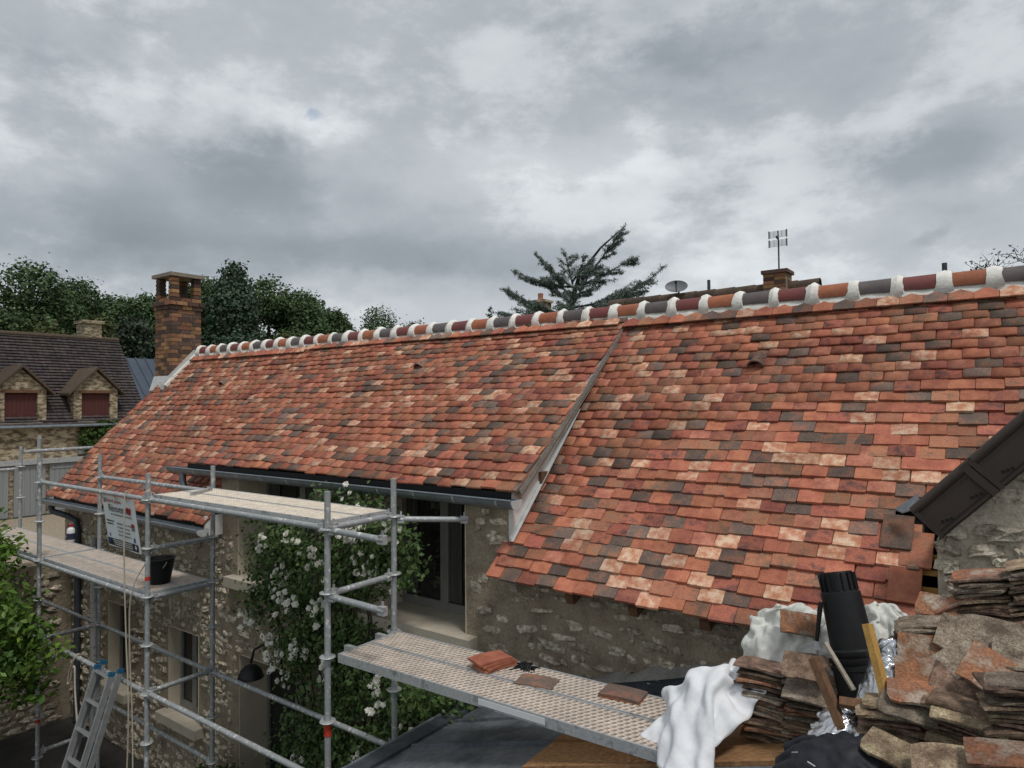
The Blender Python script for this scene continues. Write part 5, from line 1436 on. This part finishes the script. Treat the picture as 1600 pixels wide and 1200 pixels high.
def shrub(name, c, r, m, label, n, leaf, seed, cat='shrub'):
    g = np.random.default_rng(seed); root = thing(name, (c[0], c[1], max(0, c[2] - r[2])), label, cat)
    P, N = crown_points([(*c, *r)], n, 10, min(r) * .14, g, .7)
    V, F = leaf_quads(P, N, leaf, g, .6); put('foliage', np_mesh('foliage', V, F, m), root)
    one('stem', M_bark, root, 'tube', [(c[0], c[1], max(-.02, c[2] - r[2])), (c[0], c[1], c[2])], [.03, .012], 7)
shrub('round_shrub', (-7.1, 4.15, .45), (.5, .35, .45), M_rosel, 'dark round shrub at the foot of the wall behind the scaffold', 500, .05, 41)
shrub('wall_ivy', (-34.6, 14.9, 3.3), (.25, 1.5, .85), mat('ivy_leaf', (.055, .10, .022), (.075, .12, .03), scale=2, bump=0, var=.4, trans=.15), 'green creeper on the neighbour wall below the right dormer', 700, .16, 42, 'creeper')

# ------------------------------------------------------------------ neighbour house at the left
nb = thing('neighbour_house', (-37, 9, 0), 'stone neighbour house with dark tiled roof and two dormers at the left', 'house')
NX = -34.8
b = MB(); b.box((NX - 6.4, 2, -.1), (NX, 16.3, 4.05)); b.prism([(NX - 6.3, 4.0), (NX - .1, 4.0), (NX - 3.2, 8.05)], 'y', 15.9, 16.25); nwall = b.build('wall', M_nstone, nb)
# roof in overlapping courses
b = MB(); n = 30
ex, ez, rx_, rz_ = NX + .25, 3.95, NX - 3.2, 8.25
for k in range(n):
    a, c = k / n, (k + 1.25) / n
    p0 = (ex + (rx_ - ex) * a, ez + (rz_ - ez) * a); p1 = (ex + (rx_ - ex) * min(1, c), ez + (rz_ - ez) * min(1, c))
    y = 1.6
    while y < 16.7:
        w = .24
        j = .012 * ((int(y * 97 + k * 31) % 7) / 7)
        b.add([(p0[0] + .05 + j, y, p0[1] + .055 + j), (p0[0] + .05 + j, min(16.65, y + w), p0[1] + .055 + j), (p1[0], min(16.65, y + w), p1[1]), (p1[0], y, p1[1]), (p0[0], y, p0[1]), (p0[0], min(16.65, y + w), p0[1])], [(0, 1, 2, 3), (4, 5, 1, 0)])
        y += w + .012
nroof = b.build('roof', M_ntile, nb)
one('rear_slope', M_ntile, nroof, 'prism', [(rx_, rz_), (NX - 6.6, 3.95), (NX - 6.5, 3.85), (rx_, rz_ - .12)], 'y', 1.6, 16.6)
one('ridge_cap', M_rtile, nroof, 'tube', [(rx_, 1.6, rz_ + .02), (rx_, 16.65, rz_ + .02)], .13, 10)
one('gutter', M_zinc, nb, 'tube', [(NX + .33, 1.6, 3.93), (NX + .33, 16.6, 3.93)], .075, 10)
b = MB(); b.box((NX - 4.1, 15.0, 7.0), (NX - 3.1, 15.8, 9.05)); b.box((NX - 4.2, 14.9, 9.05), (NX - 3.0, 15.9, 9.2)); b.build('stone_chimney', M_nstone, nb)
def dormer(yc):
    x0 = NX + .12; w = .95
    b = MB()
    b.box((x0 - 1.9, yc - w, 4.0), (x0 - .03, yc - .62, 5.55)); b.box((x0 - 1.9, yc + .62, 4.0), (x0 - .03, yc + w, 5.55))
    b.prism([(yc - w, 5.551), (yc + w, 5.551), (yc, 6.45)], 'x', x0 - 2.6, x0 - .03)
    d = b.build('dormer', M_nstone, nb)
    one('shutter', M_shut, d, 'box', (x0 - .25, yc - .60, 4.12), (x0 - .18, yc + .60, 5.40))
    for k in range(8): one('shutter_board', M_shut, d, 'box', (x0 - .179, yc - .595 + k * .149, 4.14), (x0 - .165, yc - .595 + k * .149 + .140, 5.38))
    one('lintel', M_oldwood, d, 'box', (x0 - .3, yc - .75, 5.42), (x0 + .0, yc + .75, 5.549))
    one('sill', M_sill, d, 'box', (x0 - .3, yc - .8, 4.02), (x0 + .05, yc + .8, 4.11))
    for s in (-1, 1):
        b = MB(); b.prism([(yc + s * .0, 6.66), (yc + s * 1.22, 5.42), (yc + s * 1.22, 5.32), (yc, 6.54)], 'x', x0 - 2.9, x0 + .18); b.build('dormer_roof', M_rtile, d)
dormer(11.25); dormer(14.25); dormer(8.2)
for k, y in enumerate((9.6, 11.0, 12.35)):
    one('garage_door', M_gate, nb, 'box', (NX + .02, y, .02), (NX + .09, y + 1.2, 2.25))
    for q in range(6): one('door_board', M_gate, nb, 'box', (NX + .091, y + .01 + q * .2, .05), (NX + .105, y + .2 + q * .2 - .012, 2.22))
one('door_lintel', M_steel, nb, 'box', (NX + .02, 8.6, 2.28), (NX + .22, 14.4, 2.5))
b = MB(); b.box((NX + .106, 12.42, 2.02), (NX + .13, 13.48, 2.14)); b.box((NX + .106, 12.42, .15), (NX + .13, 13.48, .27)); b.tube([(NX + .12, 12.5, .3), (NX + .12, 13.4, 2.0)], .05, 4); b.build('door_brace', M_gate, nb)
one('meter_box', M_gate, nb, 'box', (NX + .02, 13.5, 2.62), (NX + .2, 14.1, 3.05))

mh = thing('metal_roof_house', (-46, 23, 0), 'blue grey standing seam metal roof between left house and chimney', 'house')
one('wall', M_nstone, mh, 'box', (-49, 18.4, -.1), (-43, 30, 4.6))
one('roof', M_seam, mh, 'prism', [(-42.4, 4.4), (-46, 7.88), (-49.6, 4.4)], 'y', 18.0, 30.3)
for k in range(21):
    y = 18.2 + k * .6
    b = MB(); b.prism([(-42.4, 4.4), (-46, 7.88), (-46, 7.96), (-42.4, 4.48)], 'y', y, y + .06); b.build('roof_seam', M_seam, mh)

# low stone garden wall beyond the patio
b = MB(); b.box((-12.35, -3, -.1), (-12.0, 4.59, 2.45)); gw = tag(b.build('garden_wall', M_mortar), 'dark low rubble garden wall at the far end of the patio', 'wall')
gsm = [stone_mesh('stone', 300 + k, M_stone) for k in range(6)]
y = 1.2
for row in range(22):
    y = 1.0 + rng.uniform(0, .1)
    while y < 4.3:
        w = rng.uniform(.14, .30)
        put('stone', gsm[rng.randrange(6)], gw, Matrix.Translation((-12.0, y + w / 2, .06 + row * .105)) @ Matrix.Rotation(R(90), 4, 'Z') @ Matrix.Diagonal((w * .95, .03, .10, 1)))
        y += w + .01

# ------------------------------------------------------------------ buildings behind the ridge
rb_ = thing('rear_house', (-6, 14, 0), 'brown tiled rear house roof with small chimney just above the ridge', 'house')
one('wall', M_nstone, rb_, 'box', (-7.2, 11.6, -.1), (-3.2, 16.4, 4.6))
b = MB()
for k in range(14):
    a, c = k / 14, (k + 1.2) / 14
    y0, z0 = 11.3 + 2.7 * a, 4.3 + 2.80 * a; y1, z1 = 11.3 + 2.7 * min(1, c), 4.3 + 2.80 * min(1, c)
    x = -7.4
    while x < -3.0:
        b.add([(x, y0, z0 + .05), (x + .19, y0, z0 + .05), (x + .19, y1, z1), (x, y1, z1), (x, y0, z0), (x + .19, y0, z0)], [(0, 1, 2, 3), (4, 5, 1, 0)]); x += .2
b.add([(-7.4, 14, 7.10), (-3.0, 14, 7.10), (-3.0, 16.7, 4.3), (-7.4, 16.7, 4.3)], [(0, 1, 2, 3)])
rr2 = b.build('roof', M_rtile, rb_)
for k in range(11):
    x = -7.4 + k * .41
    b = MB(); half_ring(b, x, x + .43, .125, .14, 14, 7.08, n=8); b.build('ridge_tile', M_rtile, rr2, smooth=True)
one('gable_wall', M_nstone, rb_, 'prism', [(11.7, 4.55), (16.3, 4.55), (14, 6.9)], 'x', -3.3, -3.2)
b = MB(); b.box((-3.86, 13.75, 6.6), (-3.44, 14.2, 7.36))
rc = b.build('chimney', M_bmort, rb_)
for k in range(9):
    z = 6.72 + k * .072
    for q in range(2):
        one('brick', M_brick[(k + q) % 3], rc, 'box', (-3.868 + q * .216 - .0, 13.735, z), (-3.868 + q * .216 + .205, 13.85, z + .06))
    one('brick', M_brick[(k + 1) % 3], rc, 'box', (-3.54, 13.86, z), (-3.43, 14.05, z + .06))
one('chimney_top', M_brick[1], rc, 'box', (-3.90, 13.70, 7.361), (-3.40, 14.24, 7.43))
one('vent_pipe', M_zincd, rb_, 'tube', [(-5.06, 14, 6.9), (-5.06, 14, 7.42)], .035, 8)
ant = thing('television_antenna', (-3.63, 14, 7.43), 'television aerial with grid panels on a mast above the rear chimney', 'antenna')
one('mast', M_antenna, ant, 'tube', [(-3.63, 14, 7.43), (-3.63, 14, 8.06)], .016, 8)
for zc in (7.99, 8.17):
    b = MB()
    for k in range(7): b.tube([(-3.80, 13.96, zc - .06 + k * .02), (-3.46, 13.96, zc - .06 + k * .02)], .0035, 4)
    for k in range(5): b.tube([(-3.78 + k * .075, 13.96, zc - .065), (-3.78 + k * .075, 13.96, zc + .065)], .0035, 4)
    b.tube([(-3.80, 13.955, zc - .075), (-3.80, 13.955, zc + .075)], .012, 6); b.tube([(-3.46, 13.955, zc - .075), (-3.46, 13.955, zc + .075)], .012, 6)
    b.build('grid_panel', M_antenna, ant)
b = MB(); b.tube([(-3.63, 13.96, 8.08), (-3.63, 13.86, 8.10), (-3.60, 13.84, 8.06)], .022, 6); b.tube([(-3.63, 14, 8.04), (-3.63, 13.96, 8.24)], .012, 6); b.build('feed', M_blackm, ant)
dish = thing('satellite_dish', (-5.7, 14, 7.05), 'grey satellite dish on the rear house ridge', 'satellite dish')
Md = Matrix.Translation((-5.70, 13.8, 7.33)) @ Matrix.Rotation(R(20), 4, 'Z') @ Matrix.Rotation(R(62), 4, 'X') @ Matrix.Diagonal((1.02, .82, .9, 1))
b = MB(); b.lathe([(.01, -.05), (.10, -.042), (.19, -.015), (.23, .004), (.235, .0), (.19, -.022), (.1, -.05), (.01, -.058)], 24, Md @ Matrix.Diagonal((1, .82, 1, 1))); b.build('reflector', M_dish, dish, smooth=True)
b = MB(); b.tube([Md @ Vector((0, -.19, 0)), Md @ Vector((0, -.06, .20))], .012, 6); b.cbox(Md @ Vector((0, -.05, .21)), (.04, .04, .06)); b.build('feed_arm', M_blackm, dish)
one('mount', M_antenna, dish, 'tube', [(-5.70, 14, 6.95), (-5.70, 13.9, 7.33)], .02, 8)
fh = thing('far_house', (-16, 25, 0), 'far house whose old stone chimney with clay pot stands left of the cedar', 'house')
one('wall', M_nstone, fh, 'box', (-20, 22.5, -.1), (-13.5, 28, 4.8)); one('roof', M_rtile, fh, 'prism', [(22.2, 4.6), (25.2, 7.9), (28.3, 4.6)], 'x', -20.3, -13.2)
b = MB(); b.box((-16.35, 23.7, 5.5), (-15.65, 24.3, 9.05)); b.box((-16.42, 23.63, 9.05), (-15.58, 24.37, 9.15)); fc = b.build('stone_chimney', M_nstone, fh)
b = MB(); b.lathe([(.14, 0), (.11, .12), (.12, .30), (.10, .32)], 14, Matrix.Translation((-16, 24, 9.15))); b.build('chimney_pot', TC[2], fc, smooth=True)
tag(one('vent_stack', M_zincd, None, 'tube', [(-.45, 7.4, 4.9), (-.45, 7.4, 6.14)], .022, 10), 'thin grey vent pipe poking up behind the ridge at right', 'pipe')
